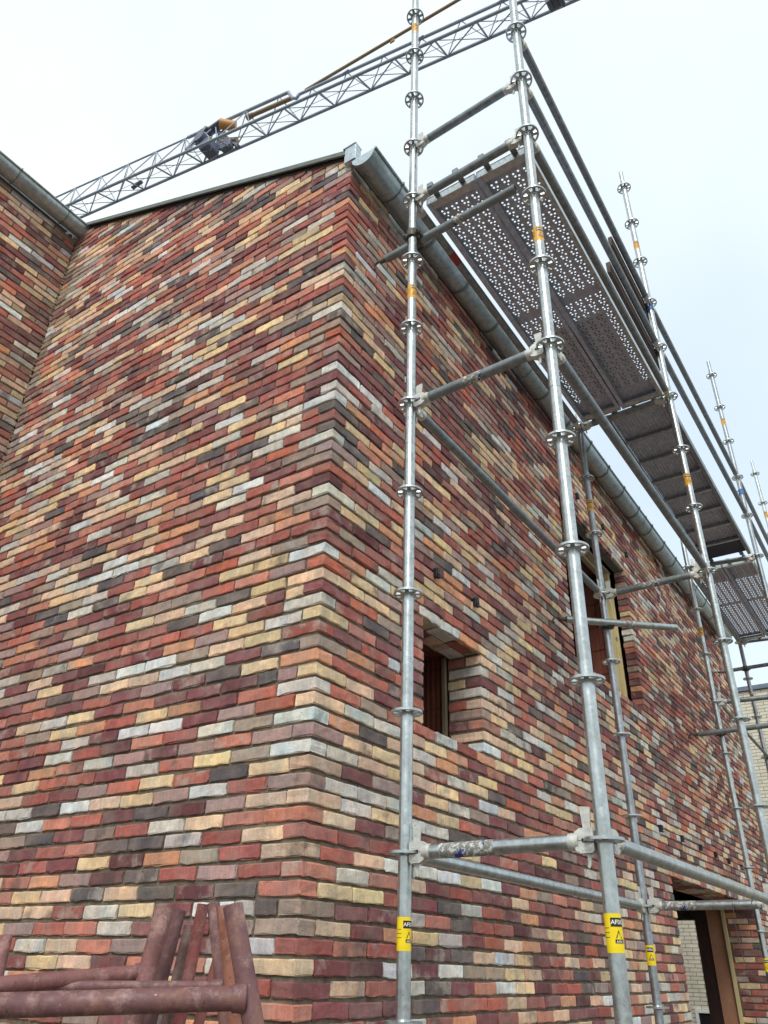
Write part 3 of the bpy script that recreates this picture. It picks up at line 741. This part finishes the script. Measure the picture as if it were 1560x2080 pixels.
def standard(idx, x, y, tx, ty, levels, top, stickers, ang, label, spigot=True, collars=()):
    # tilt is small; (x, y) is the position at level z=2
    zb = LB + .0; L = 2 - zb
    e = empty('scaffold_standard', (x - tx * L, y - ty * L, zb), label, 'scaffold pole', 'upright scaffold poles along the wall')
    e.rotation_euler = (-math.atan(ty), math.atan(tx), 0)
    POLES[idx] = lambda z: Vector((x + tx * (z - 2), y + ty * (z - 2), z))
    h = top - zb
    b = MB(); b.tube((0, 0, .12), (0, 0, h), R0, 28)
    for c in collars:
        b.tube((0, 0, c - zb - .16), (0, 0, c - zb), R0 + .0006, 28, None, False); b.tube((0, 0, c - zb), (0, 0, c - zb + .003), R0 + .0018, 28, R0 + .0018)
        for k in range(4): b.tube((R0 * .9 * math.cos(ang), R0 * .9 * math.sin(ang), c - zb - .03 - .03 * k), ((R0 + .0016) * math.cos(ang), (R0 + .0016) * math.sin(ang), c - zb - .03 - .03 * k), .0035, 8)
    if spigot: b.tube((0, 0, h), (0, 0, h + .17), .0190, 24); b.tube((0, 0, h), (0, 0, h + .012), .0225, 24)
    b.part('tube', GALV_B if idx in (3, 6, 7) else GALV, e)
    b = MB(); b.box((0, 0, .006), (.15, .15, .012), None, .002); b.tube((0, 0, .012), (0, 0, .34), .018, 16); b.tube((0, 0, .12), (0, 0, .15), .034, 16)
    b.box((.05, 0, .135), (.13, .018, .014), None, .003)
    b.part('base_jack', GALV_OLD, e)
    for l in levels: child('rosette', ROS, e, (0, 0, l * .5 - zb), (0, 0, random.uniform(-.15, .15)))
    for z, aged in stickers: sticker(e, z - zb, ang, aged)
    return e
def ang_to_cam(x, y): return math.atan2(-1.94 - y, -2.36 - x)
A_ = ang_to_cam
AL = range(-3, 13)
standard(1, .1316, -.3666, -.0005, -.0066, AL, 6.06, [(-.25, 0), (2.75, 1), (5.33, 1)], A_(.13, -.37) + .62, 'tall galvanised pole by the brick corner, left one of the near pair', True, (1.76, 3.3))
standard(2, .1099, -1.0981, -.0009, -.0069, AL, 6.06, [(-.25, 0), (2.70, 1), (5.33, 1)], A_(.11, -1.1) + .45, 'thickest-looking galvanised pole, outer one of the near pair, crossing the perforated deck', True, (1.76, 4.7))
standard(3, 2.7111, -.3809, .0004, .0008, range(-3, 8), 3.56, [(-.25, 0), (2.75, 1)], A_(2.71, -.38), 'short galvanised pole in front of the tall window, ending under the second deck', False, (1.3,))
standard(4, 2.7026, -1.1155, -.0019, .003, AL, 6.06, [(-.25, 0), (2.73, 1), (5.20, 1)], A_(2.7, -1.1) + .3, 'outer galvanised pole where the first and second decks meet, its tip against the sky', True, (4.75, 1.76, 4.2))
standard(5, 5.7142, -.4377, .0143, .0019, range(-3, 8), 3.94, [(-.25, 0), (2.75, 1)], A_(5.7, -.44), 'inner galvanised pole further along, between the tall window and the far gutter end', True, (1.3,))
standard(6, 5.8155, -1.1301, .0082, .0014, AL, 6.06, [(-.25, 0), (2.75, 1), (5.28, 1)], A_(5.8, -1.13) + .2, 'third outer pole, wound with a long twist of blue tape below its tip', True, (4.3,))
standard(7, 8.3034, -.4213, .0002, .0042, range(-3, 8), 3.56, [(2.75, 1)], A_(8.3, -.42), 'dark-looking pole under the far end of the last deck, before the buff brick building', False)
standard(8, 8.4037, -1.1133, 0, .0005, AL, 6.06, [(-.25, 0), (2.75, 1), (5.3, 1)], A_(8.4, -1.1) + .2, 'farthest outer pole, rightmost tip against the sky')

def head_mesh():
    b = MB()
    prof_u = [(.027, .0065), (.066, .0065), (.066, -.001), (.088, -.001), (.088, .026), (.070, .036), (.034, .036), (.027, .028)]
    for s_ in (1, -1):
        pts = [(p[0], p[1] * s_ if p[1] > 0 else p[1]) for p in prof_u]
        pts = [(p[0], -q * 1.0 if s_ < 0 else q) for p, q in zip(prof_u, [k[1] for k in prof_u])]
        M = Matrix(((1, 0, 0, 0), (0, 0, -1, 0), (0, 1, 0, 0), (0, 0, 0, 1)))   # profile x->x, y->z
        b.prism(pts, [], -.017, .017, M)
        b.prism([(.036, s_ * .012), (.058, s_ * .012), (.058, s_ * .028), (.036, s_ * .028)], [], -.0185, .0185, M)
    b.tube((.078, 0, 0), (.100, 0, 0), .0235, 24, .0262); b.tube((.100, 0, 0), (.112, 0, 0), .0262, 24, .0245, False)
    return b.mesh('wedge_head', CAST)
def wedge_mesh():
    b = MB(); M = Matrix(((1, 0, 0, 0), (0, 0, -1, 0), (0, 1, 0, 0), (0, 0, 0, 1)))
    b.prism([(.034, .098), (.066, .102), (.068, .096), (.056, -.060), (.060, -.072), (.054, -.078), (.048, -.070), (.046, -.058)], [], -.003, .003, M)
    return b.mesh('wedge', CAST)
HEAD, WEDGE = head_mesh(), wedge_mesh()
def ledger(p, q, label, group, mat=None, worn=None, name='scaffold_ledger', cat='scaffold tube'):
    p, q = Vector(p), Vector(q); L = (q - p).length; d = (q - p).normalized()
    e = empty(name, p, label, cat, group)
    e.rotation_euler = (0, -math.asin(d.z), math.atan2(d.y, d.x))
    b = MB(); b.tube((.10, 0, 0), (L - .10, 0, 0), R0, 24, None, True, 0, 6); b.part('tube', mat or GALV, e)
    for x, rz in ((0, 0), (L, PI)):
        h = child('wedge_head', HEAD, e, (x, 0, 0), (0, 0, rz)); child('wedge', WEDGE, h)
    if worn:
        b = MB(); b.tube((worn[0], 0, 0), (worn[1], 0, 0), R0 + .0004, 24, None, False); b.part('worn_label', WORN, e)
    return e
GT = 'short cross tubes between inner and outer poles'; GLn = 'long tubes running along the wall'; GG = 'guard rail tubes outside the decks'
P = lambda i, l: POLES[i](l * .5)
ledger(P(1, 0), P(2, 0), 'nearest cross tube low down between the near poles, with scraps of a label', GT, None, (.15, .36))
ledger(P(1, 4), P(2, 4), 'cross tube between the near poles halfway up the picture, speckled with dirt', GT, GALV_OLD, (.30, .40))
ledger(P(1, 7), P(2, 7), 'mossy cross tube of the near poles carrying the hooks of the perforated decks', GT, GALV_OLD)
ledger(P(1, 8), P(2, 8), 'mossy cross tube between the near poles, highest of them, against the sky', GT, GALV_OLD)
ledger(P(3, 0), P(4, 0), 'cross tube low before the doorway, with a blue label and hanging wire', GT, None, (.12, .30))
ledger(P(3, 4), P(4, 4), 'cross tube in front of the tall window, stained with a faded blue label', GT, GALV_OLD, (.30, .42))
ledger(P(3, 7), P(4, 7), 'cross tube where the perforated decks end and the ribbed deck starts', GT, GALV_OLD)
ledger(P(5, 4), P(6, 4), 'cross tube between third inner and outer poles, before the buff building', GT, GALV_OLD)
ledger(P(5, 7), P(6, 7), 'cross tube at the far end of the ribbed deck', GT, GALV_OLD)
ledger(P(7, 4), P(8, 4), 'farthest low cross tube, by the buff brick building', GT, GALV_OLD)
ledger(P(7, 7), P(8, 7), 'cross tube at the far end of the last perforated deck', GT, GALV_OLD)
ledger(P(1, 0), P(3, 0), 'long tube low along the wall, sloping behind the nearest poles', GLn)
ledger(P(1, 4), P(3, 4), 'long tube along the wall, running from the near inner pole to the tall window', GLn, GALV_OLD)
ledger(P(1, 7), P(3, 7), 'long tube between the gutter and the first perforated deck, with a red tag', GLn, GALV_OLD)
ledger(P(3, 7) + Vector((0, 0, 0)), P(5, 7), 'long tube beside the gutter along the second bay', GLn, GALV_OLD) if False else None
ledger(P(5, 7), P(7, 7), 'long tube between far gutter and last perforated deck', GLn, GALV_OLD)
ledger(P(2, 0), P(4, 0), 'thick-looking long tube at bottom right, leaving the nearest outer pole', GLn)
ledger(P(2, 4), P(4, 4), 'purplish grey long outer tube crossing the sky gap below the decks', GLn, GALV_OLD)
for l, n in ((7, 'lowest'), (8, 'middle'), (9, 'highest')):
    ledger(P(2, l), P(4, l), '%s of the three dark guard rail tubes outside the first deck' % n, GG, GALV_OLD)
for l, n in ((8, 'lower'), (9, 'upper')):
    ledger(P(4, l), P(6, l), '%s guard rail tube outside the ribbed second deck' % n, GG, GALV_OLD)
    ledger(P(6, l), P(8, l), '%s guard rail tube outside the last deck, near the right edge' % n, GG, GALV_OLD)
t = MB(); c = P(1, 7).lerp(P(3, 7), .19); t.tube(c - Vector((.05, 0, 0)), c + Vector((.05, 0, 0)), R0 + .0006, 20, None, False)
tag(t.part('red_tape', REDTAG), 'small red tape wrapped on the long tube beside the gutter', 'tape')
# diagonal brace
def plain_tube(name, a, b, label, cat, group=None, mat=GALV_OLD, r=R0, hook=None, worn=None):
    a, b = Vector(a), Vector(b)
    e = empty(name, a, label, cat, group); d = b - a
    t = MB(); t.tube((0, 0, 0), d, r, 24, None, True, .0035); t.part('tube', mat, e)
    if worn:
        t = MB(); t.tube(d * worn[0], d * worn[1], r + .0004, 24, None, False); t.part('worn_label', WORN, e)
    if hook:   # forged wall hook at the start
        dn = d.normalized(); s_ = Vector(hook)
        t = MB(); t.tube(dn * .03, -dn * .045, .017, 12, .012); t.sweep([-dn * .03, -dn * .06 + s_ * .012, -dn * .085 + s_ * .004, -dn * .10 - s_ * .02, -dn * .085 - s_ * .035], .008, 8)
        t.part('wall_hook', CLAMP, e)
    return e
def coupler(p, axis_a, axis_b, label, off):
    e = empty('scaffold_coupler', p, label, 'coupler', 'clamps joining loose tubes to poles'); p = Vector((0, 0, 0)); off = Vector(off)
    t = MB(); a = Vector(axis_a).normalized() * .026; b = Vector(axis_b).normalized() * .026
    t.tube(p - a, p + a, .0305, 20); t.tube(p + off - b, p + off + b, .0305, 20); t.part('clamp', CLAMP, e)
    t = MB(); x = off.cross(Vector(axis_a)).normalized() * .042
    for s_ in (1, -1):
        t.tube(p + x * s_ - off * .4, p + x * s_ + off * .5, .0065, 8); t.tube(p + x * s_ + off * .45, p + x * s_ + off * .62, .0125, 6)
        t.box(p + x * s_ * .85, (.03, .03, .03), None, .004)
    t.part('clamp_bolt', CLAMP, e)
plain_tube('wall_tie_tube', (.190, -.16, 3.205), (.165, -.992, 3.205), 'short loose tube crossing under the first deck, hooked beneath the gutter', 'scaffold tube', 'wall tie tubes', GALV_OLD, R0, (0, 0, 1), (.55, .62))
coupler((.124, -.375, 3.205), (0, 0, 1), (0, 1, 0), 'clamp on the near inner pole just below the deck', (.06, 0, 0))
plain_tube('wall_tie_tube', (2.447, -.190, 1.76), (2.983, -.79, 1.76), 'short loose tube lying across the tall window, pointing out to the right', 'scaffold tube', 'wall tie tubes', GALV, R0, (0, 0, 1), (.52, .62))
coupler((2.7111, -.3809, 1.76), (0, 0, 1), (.66, -.75, 0), 'clamp on the short pole in front of the tall window', (-.045, -.04, 0))
plain_tube('wall_tie_tube', (5.62, -.25, 1.69), (5.60, -1.75, 1.69), 'loose tube near the right edge crossing in front of the buff building', 'scaffold tube', 'wall tie tubes', GALV_OLD, R0, (0, 0, 1))
coupler((5.71, -.438, 1.69), (0, 0, 1), (0, 1, 0), 'clamp on the third inner pole below its cross tube', (-.06, 0, 0))
plain_tube('wall_tie_tube', (8.25, -.12, 3.127), (8.25, -1.3, 3.127), 'dark loose tube against the sky below the last deck', 'scaffold tube', 'wall tie tubes', GALV_OLD, R0, (0, 0, 1))
coupler((8.303, -.42, 3.127), (0, 0, 1), (0, 1, 0), 'clamp on the dark far pole against the sky', (-.055, 0, 0))
plain_tube('diagonal_brace', (5.80, -.455, 2.03), (8.32, -.455, 1.99), 'thin sloping brace behind the third outer pole, ending at the far inner pole', 'scaffold brace', None, GALV_OLD, .017)

# perforated steel planks
def perforated(L, Wd):
    """sheet along +X (0..L), Y 0..-Wd, with the studded hole pattern"""
    b = MB(); ul, uw = .070, .068; nb = 4; marg = (Wd - nb * uw) / 2
    hs = [(.0, .0, .0068), (.3, .06, .0068), (-.06, .47, .0068), (.375, .38, .0066), (.65, .24, .0046)]
    outer = [(-.2, -.2), (.8, -.2), (.8, .8), (-.2, .8)]
    holes = []
    for l, w_, rr in hs:
        holes.append([(l + rr / ul * math.cos(2 * PI * i / 9), w_ + rr / uw * math.sin(2 * PI * i / 9)) for i in range(9)])
    loops = [outer] + holes; flat = [p for l in loops for p in l]
    tris = tessellate_polygon([[Vector((p[0], p[1], 0)) for p in l] for l in loops])
    nu = int((L - .16) / ul); x0 = (L - nu * ul) / 2
    for k in range(nu):
        blank = (k % 16 == 15)
        for j in range(nb):
            ox, oy = x0 + (k + .2) * ul, -(marg + (j + .2) * uw)
            if blank:
                q = [(ox - .2 * ul, oy + .2 * uw, 0), (ox + .8 * ul, oy + .2 * uw, 0), (ox + .8 * ul, oy - .8 * uw, 0), (ox - .2 * ul, oy - .8 * uw, 0)]
                b.add(q, [(0, 1, 2, 3)])
            else: b.add([(ox + p[0] * ul, oy - p[1] * uw, 0) for p in flat], [tuple(t) for t in tris])
    b.add([(0, 0, 0), (x0, 0, 0), (x0, -Wd, 0), (0, -Wd, 0)], [(0, 1, 2, 3)]); b.add([(L - x0, 0, 0), (L, 0, 0), (L, -Wd, 0), (L - x0, -Wd, 0)], [(0, 1, 2, 3)])
    b.add([(x0, 0, 0), (L - x0, 0, 0), (L - x0, -marg, 0), (x0, -marg, 0)], [(0, 1, 2, 3)])
    b.add([(x0, -Wd + marg, 0), (L - x0, -Wd + marg, 0), (L - x0, -Wd, 0), (x0, -Wd, 0)], [(0, 1, 2, 3)])
    return b.mesh('deck_sheet', GALV_DARK)
def steel_plank(x0, x1, y0, label, sheet, Wd=.315):
    L = x1 - x0; e = empty('steel_plank', (x0, y0, 3.5), label, 'scaffold deck', 'perforated steel deck planks')
    child('deck_sheet', sheet, e, (0, 0, .052))
    for y in (0, -Wd):
        b = MB(); sg = 1 if y == 0 else -1
        b.box((L / 2, y, .026), (L, .003, .056)); b.box((L / 2, y - sg * .012, -.002), (L, .024, .003)); b.box((L / 2, y - sg * .024, .008), (L, .003, .018))
        b.part('side_channel', GALV if sg < 0 and y0 < -.7 else GALV_DARK, e)
    for x, s_ in ((0, -1), (L, 1)):
        b = MB(); b.box((x - s_ * .004, -Wd / 2, .022), (.004, Wd - .01, .05)); b.box((x - s_ * .03, -Wd / 2, .004), (.05, Wd - .01, .004))
        b.part('end_plate', GALV, e)
        for yy in (-.075, -Wd + .075):
            b = MB(); b.box((x + s_ * .045, yy, .036), (.10, .034, .012), None, .003); b.box((x + s_ * .092, yy, .018), (.012, .034, .038), None, .003)
            b.part('hook', GALV_OLD, e)
    return e
SH1 = perforated(2.46, .315)
steel_plank(.195, 2.655, -.430, 'inner perforated plank of the first deck, next to the gutter', SH1)
steel_plank(.195, 2.655, -.758, 'outer perforated plank of the first deck, beside the guard rails', SH1)
SH2 = perforated(2.36, .315)
steel_plank(5.90, 8.26, -.430, 'inner perforated plank of the last deck at the right edge', SH2)
steel_plank(5.90, 8.26, -.758, 'outer perforated plank of the last deck at the right edge', SH2)
b = MB(); b.box((2.14, -.74, 3.575), (1.02, .50, .018), None, .002); b.box((2.18, -.72, 3.594), (.9, .46, .018), None, .002)
tag(b.part('plywood_sheet', PLY), 'boards lying on the far half of the first deck, shutting its holes', 'board')
b = MB(); b.box((6.2, -.75, 3.575), (.46, .56, .018), None, .002)
tag(b.part('plywood_sheet', PLY), 'board lying on the near end of the last deck', 'board')
# ribbed frame deck of bay two
e = empty('ribbed_deck', (2.745, -.60, 3.5), 'second deck, dark ribbed panel with cross bars between its side rails', 'scaffold deck')
L = 2.98; Wd = .47
n = 120; ysn = np.linspace(-.02, -Wd + .02, 65)
b = MB(); vs = []
for i, y in enumerate(ysn):
    z = .050 + (.005 if (i // 2) % 2 else -.004)
    vs += [(.02, y, z), (L - .35, y, z)]
b.add(vs, [(2 * i, 2 * i + 1, 2 * i + 3, 2 * i + 2) for i in range(len(ysn) - 1)]); b.part('ribbed_sheet', GALV_DARK, e)
for y in (0, -Wd):
    b = MB(); b.box((L / 2, y, .030), (L, .032, .07), None, .003); b.part('side_rail', GALV_OLD, e)
for k in range(8):
    x = .03 + k * (L - .40) / 7; b = MB(); b.box((x, -Wd / 2, .024), (.034, Wd - .032, .030), None, .003); b.part('cross_bar', GALV_B, e)
b = MB(); b.box((L - .185, -Wd / 2, .049), (.355, Wd - .034, .02), None, .002); b.part('end_panel', simple('navy_panel', (30, 36, 58), (44, 50, 76), 8, .6), e)
for x, s_ in ((0, -1), (L, 1)):
    for yy in (-.08, -Wd + .08):
        b = MB(); b.box((x + s_ * .03, yy, .045), (.09, .04, .014), None, .003); b.part('hook', GALV_OLD, e)
# wooden guard boards overlapping into the first bay
for zc, x0, lab in ((3.985, 1.66, 'lower brown wooden guard board tied beside the middle rail'), (4.475, 1.88, 'upper brown wooden guard board under the highest rail')):
    b = MB(); b.box((0, 0, 0), (2.9 - x0, .032, .105), None, .004)
    o = b.part('wooden_board', PLANK, None, ((x0 + 2.9) / 2, -1.062, zc)); tag(o, lab, 'plank', 'wooden guard boards')
# blue tape
def tape(c, lab, h):
    b = MB(); b.tube(c - Vector((0, 0, h)), c + Vector((0, 0, h)), R0 + .005, 16, R0 + .003, False)
    b.sweep([c + Vector((0, .028, .03)), c + Vector((-.03, .05, 0)), c + Vector((-.02, .04, -.06)), c + Vector((-.04, .045, -.12))], .006, 6)
    tag(b.part('blue_tape', TAPE), lab, 'tape', 'blue tape wrapped on poles')
tape(POLES[4](4.44), 'blue tape on the pole where the guard boards end', .03)
tape(POLES[6](4.3), 'long twist of blue tape on the third outer pole', .035)
# wire on the low cross tube
a, c = P(3, 0), P(4, 0); d = (c - a).normalized(); pts = []
q = a + d * .50
for i in range(15):
    t = i / 14; pts.append(q + Vector((.0, 0, .027)) * 0 + Vector((0.0, 0, 0)) + Vector((-.027 * math.cos(t * 2 * PI), 0, .027 * math.sin(t * 2 * PI))) + d * .01 * t)
b = MB(); b.sweep(pts, .0016, 6)
q2 = q + Vector((-.027, 0, 0)); b.sweep([q2, q2 + Vector((0, .004, -.12)), q2 + Vector((.004, -.003, -.24)), q2 + d * .012 + Vector((0, 0, -.30)), q2 + d * .045 + Vector((0, 0, -.345)), q2 + d * .07 + Vector((0, 0, -.37))], .0016, 6)
q = a + d * .60
b.sweep([q + Vector((-.027 * math.cos(t), 0, .027 * math.sin(t))) + d * .008 * t for t in np.linspace(0, 6.3, 14)], .0016, 6)
tag(b.part('loose_wire', WIREM), 'thin wire looped over the low cross tube and hanging before the doorway', 'wire')

# ------------------------------------------------------------------ red steel trestles (front left)
GT2 = 'red steel trestles leaning together at bottom left'
def trestle(top, d, r, bar, label, mat, rb=None, post2=True):
    top = Vector(top); d = Vector(d).normalized(); t0 = (-1.95 - top.z) / d.z; foot = top + d * t0
    e = empty('steel_trestle', foot, label, 'trestle', GT2)
    b = MB(); b.tube(top - foot, (0, 0, 0), r, 24, None, True, .004); b.part('post', mat, e)
    bd = Vector(bar[1]) - Vector(bar[0]); end = Vector(bar[1]); L = bd.length; bd.normalize()
    st = end - bd * 1.25
    b = MB(); b.tube(st - foot, end - foot, rb or r, 24); b.part('crossbar', mat, e)
    if post2:
        sh_ = st - end
        b = MB(); b.tube(top - foot + sh_, sh_, r, 24, None, True, .004); b.part('post', mat, e)
        b = MB(); b.tube(st - foot + Vector((0, 0, -.75)) + (foot - end) * 0, end - foot + Vector((0, 0, -.75)), (rb or r) * .8, 16); 
    # weld collar at joint
    b = MB(); b.tube(end - foot - bd * .03, end - foot - bd * .002, (rb or r) + .003, 20, (rb or r) + .006); b.part('weld_collar', RUST, e)
    return e
def dirv(a, b): return Vector(b) - Vector(a)
trestle((-.923, -.562, -.238), (.019, -.073, -.211), .0225, ((-1.291, -.226, -.437), (-.918, -.626, -.413)), 'front red-brown trestle whose thick bar runs along the bottom left edge', RUST, .0230, False)
trestle((-.811, -.212, -.237), (-.043, -.004, -.231), .0225, ((-1.172, -.018, -.411), (-.826, -.205, -.374)), 'dusty red trestle with a pinkish bar rising to its leftmost post', RED, .0190, False)
trestle((-.748, -.325, -.217), (.014, -.071, -.246), .0165, ((-1.14, .037, -.409), (-.741, -.385, -.399)), 'rusty trestle with thin grey-brown post right of the middle', RUST, .0120, False)
def prop(top, d, r, label, mat):
    top = Vector(top); d = Vector(d).normalized(); foot = top + d * ((-1.95 - top.z) / d.z)
    e = empty('steel_post', foot, label, 'steel post', 'loose red steel posts leaning in the trestle stack')
    b = MB(); b.tube(top - foot, (0, 0, 0), r, 22, None, True, .003); b.part('tube', mat, e)
    b = MB(); b.box((0, 0, .004), (.10, .10, .008), None, .002); b.part('foot_plate', mat, e)
prop((-.671, -.12, -.225), (-.038, .010, -.251), .0190, 'dark maroon steel post, second from the left in the stack', worn_red('maroon_paint', (76, 46, 50), (100, 62, 64), (90, 56, 50), (128, 100, 98)))
prop((-.555, -.049, -.258), (-.044, -.010, -.223), .0175, 'shortest brown steel post in the middle of the stack', worn_red('brown_paint', (78, 56, 52), (102, 74, 68), (110, 72, 58), (134, 110, 104)))
prop((-.601, -.139, -.206), (-.023, .009, -.271), .0165, 'bright red steel post behind the short brown one', worn_red('bright_red_oxide', (114, 56, 56), (140, 76, 72), (96, 56, 48), (156, 118, 112)))
prop((-.813, -.424, -.229), (.030, -.049, -.230), .0165, 'orange-brown steel post squeezed beside the front trestle post', worn_red('orange_oxide', (138, 84, 68), (158, 104, 84), (110, 66, 50), (166, 130, 116)))
prop((-.418, .01 - .06, -.309), (-.052, .0, -.176), .0150, 'thin red steel post at the back of the stack', simple('dull_red_oxide', (120, 62, 56), (150, 88, 80), 14, .6))
prop((-.808, .456, -.298), (-.031, -.048, -.106), .0200, 'red steel post cut off by the left edge of the picture', RED)

# ------------------------------------------------------------------ buff building behind
e = empty('buff_brick_building', (14, 0, -1.95), 'pale buff brick building behind the far end of the scaffold', 'building')
b = MB(); b.box((3, -1.0, 3.25), (6, 8.4, 6.5)); o = b.part('wall', BUFF, e)
b = MB(); b.box((3, -1.0, 6.545), (6.1, 8.5, .09), None, .005); b.part('roof_trim', CRANE_D, e)
b = MB(); wy, wz = 2.05, .86
for y, z, sy, sz in ((wy, wz + .24, .74, .05), (wy, wz - .24, .74, .05), (wy - .345, wz, .05, .43), (wy + .345, wz, .05, .43)): b.box((-.02, y, z), (.06, sy, sz), None, .004)
fr = b.part('window_frame', WHITEP, e)
b = MB(); b.box((-.005, wy, wz), (.02, .64, .43)); b.part('pane', simple('dark_glass', (30, 30, 34), (44, 42, 44), 3, .1), fr)

# ------------------------------------------------------------------ crane jib
e = empty('tower_crane_jib', (10.4, 9.6, 28.0), 'grey lattice crane jib crossing the sky behind the house, with an orange winch motor', 'crane')
O = Vector((10.4, 9.6, 28.0))
def LN(a, b, y): t = (y - a[1]) / (b[1] - a[1]); return Vector([a[i] + (b[i] - a[i]) * t for i in range(3)]) - O
nearc = lambda y: LN((7.91, 22.26, 27.80), (10.96, 3.06, 27.70), y)
farc = lambda y: LN((8.80, 22.53, 28.20), (12.28, .73, 28.15), y)
def topc(y):
    v = LN((8.12, 23.93, 29.85), (10.06, 11.7, 29.68), y) if y >= 11.7 else LN((10.14, 11.23, 29.18), (11.38, 3.38, 29.18), y); return v
YA, YB, dy = 34.2, -3.0, -1.52
b = MB(); b.tube(nearc(YA), nearc(YB), .062, 10); b.part('lower_chord', CRANE, e)
b = MB(); b.tube(farc(YA), farc(YB), .062, 10); b.part('lower_chord', CRANE, e)
b = MB(); b.tube(topc(YA), topc(16.6), .040, 10); b.tube(topc(16.6), topc(11.75), .070, 10); b.sweep([topc(11.9), topc(11.72), topc(11.5) + Vector((0, 0, -.05)), topc(11.3) + Vector((0, 0, -.2)), topc(11.2)], .07, 10)
b.tube(topc(11.2), topc(YB), .062, 10); b.part('upper_chord', CRANE, e)
b2_, b3_ = MB(), MB()
y = YA; k = 0
while y > YB:
    y2 = y + dy; ym = y + dy / 2
    b0 = MB(); b0.tube(nearc(y), farc(y), .036, 8); b0.part('cross_strut', CRANE, e); b2_.tube(farc(y), nearc(y2), .026, 6); b2_.tube(nearc(y), farc(y2), .018, 6)
    rr = .026 if y > 15 else .020
    if y > 13.6: b3_.tube(nearc(y), topc(ym), rr, 6); b3_.tube(topc(ym), nearc(y2), rr, 6)
    b3_.tube(farc(y), topc(ym), .022, 6); b3_.tube(topc(ym), farc(y2), .022, 6)
    if y < 11 and k % 2 == 0: b3_.box(topc(ym) + Vector((-.04, 0, -.05)), (.12, .30, .06), None, .02)
    y = y2; k += 1
b2_.part('diagonal_lacing', CRANE, e); b3_.part('side_lacing', CRANE, e)
b = MB()
for o_ in (.25, .6): b.tube(nearc(YA).lerp(farc(YA), o_) + Vector((0, 0, .25)), nearc(YB).lerp(farc(YB), o_) + Vector((0, 0, .25)), .010, 5)
b.part('hoist_rope', CRANE_D, e)
b = MB(); p0 = Vector((10.18, 10.93, 29.25)) - O; p1 = Vector((11.19, 4.62, 30.66)) - O; b.tube(p0, p0 + (p1 - p0) * 2.0, .062, 10)
pm = p0 + (p1 - p0) * .585; b.box(pm + Vector((0, 0, -.14)), (.05, .2, .2), None, .01); b.part('pendant_bar', BAR, e)
b = MB(); b.tube(Vector((9.8, 13.33, 29.2)) - O, Vector((10.12, 11.5, 29.2)) - O, .09, 12); b.tube(Vector((9.77, 13.6, 29.2)) - O, Vector((9.8, 13.3, 29.2)) - O, .13, 12, .10); b.part('luffing_cylinder', BAR, e)
# winch assembly in the jib
M0 = lambda y, z, x=0: nearc(y).lerp(farc(y), .5) + Vector((x, 0, z))
b = MB(); b.tube(M0(14.75, 1.30, -.2), M0(14.25, 1.25, .15), .21, 18); b.part('winch_motor', ORANGE, e)
b = MB(); b.box(M0(15.25, .22), (.66, .55, .5), None, .05); b.box(M0(15.7, 1.0, -.2), (.10, .3, .9), None, .03); b.box(M0(15.0, .8, .2), (.10, .4, 1.3), None, .03)
b.tube(M0(15.5, .7, -.42), M0(15.5, .7, .42), .27, 18); b.tube(M0(15.8, 1.2, -.2), M0(15.8, 1.2, .25), .15, 14); b.box(M0(14.6, .3, .25), (.3, .5, .5), None, .04)
b.bar(M0(16.0, .05, -.4), M0(15.5, 1.6, -.15), .12, .10); b.bar(M0(14.1, .05, .35), M0(15.2, 1.5, .1), .12, .12); b.box(M0(15.2, 1.55), (.35, .9, .14), None, .03)
b.part('winch_frame', CRANE_D, e)
b = MB(); b.tube(M0(14.9, .62, .2), M0(14.2, .5, .3), .13, 12); b.part('winch_gearbox', BAR, e)
b = MB(); b.box(M0(19.0, .1, .1), (.16, .62, .10), None, .02); b.part('junction_box', CRANE_D, e)
b = MB(); b.box(M0(1.3, -.02, .1), (.5, .5, .10), None, .03); b.tube(M0(1.5, -.14, -.1), M0(1.5, -.14, .3), .08, 12); b.tube(M0(1.1, -.14, -.1), M0(1.1, -.14, .3), .08, 12); b.part('trolley', CRANE_D, e)
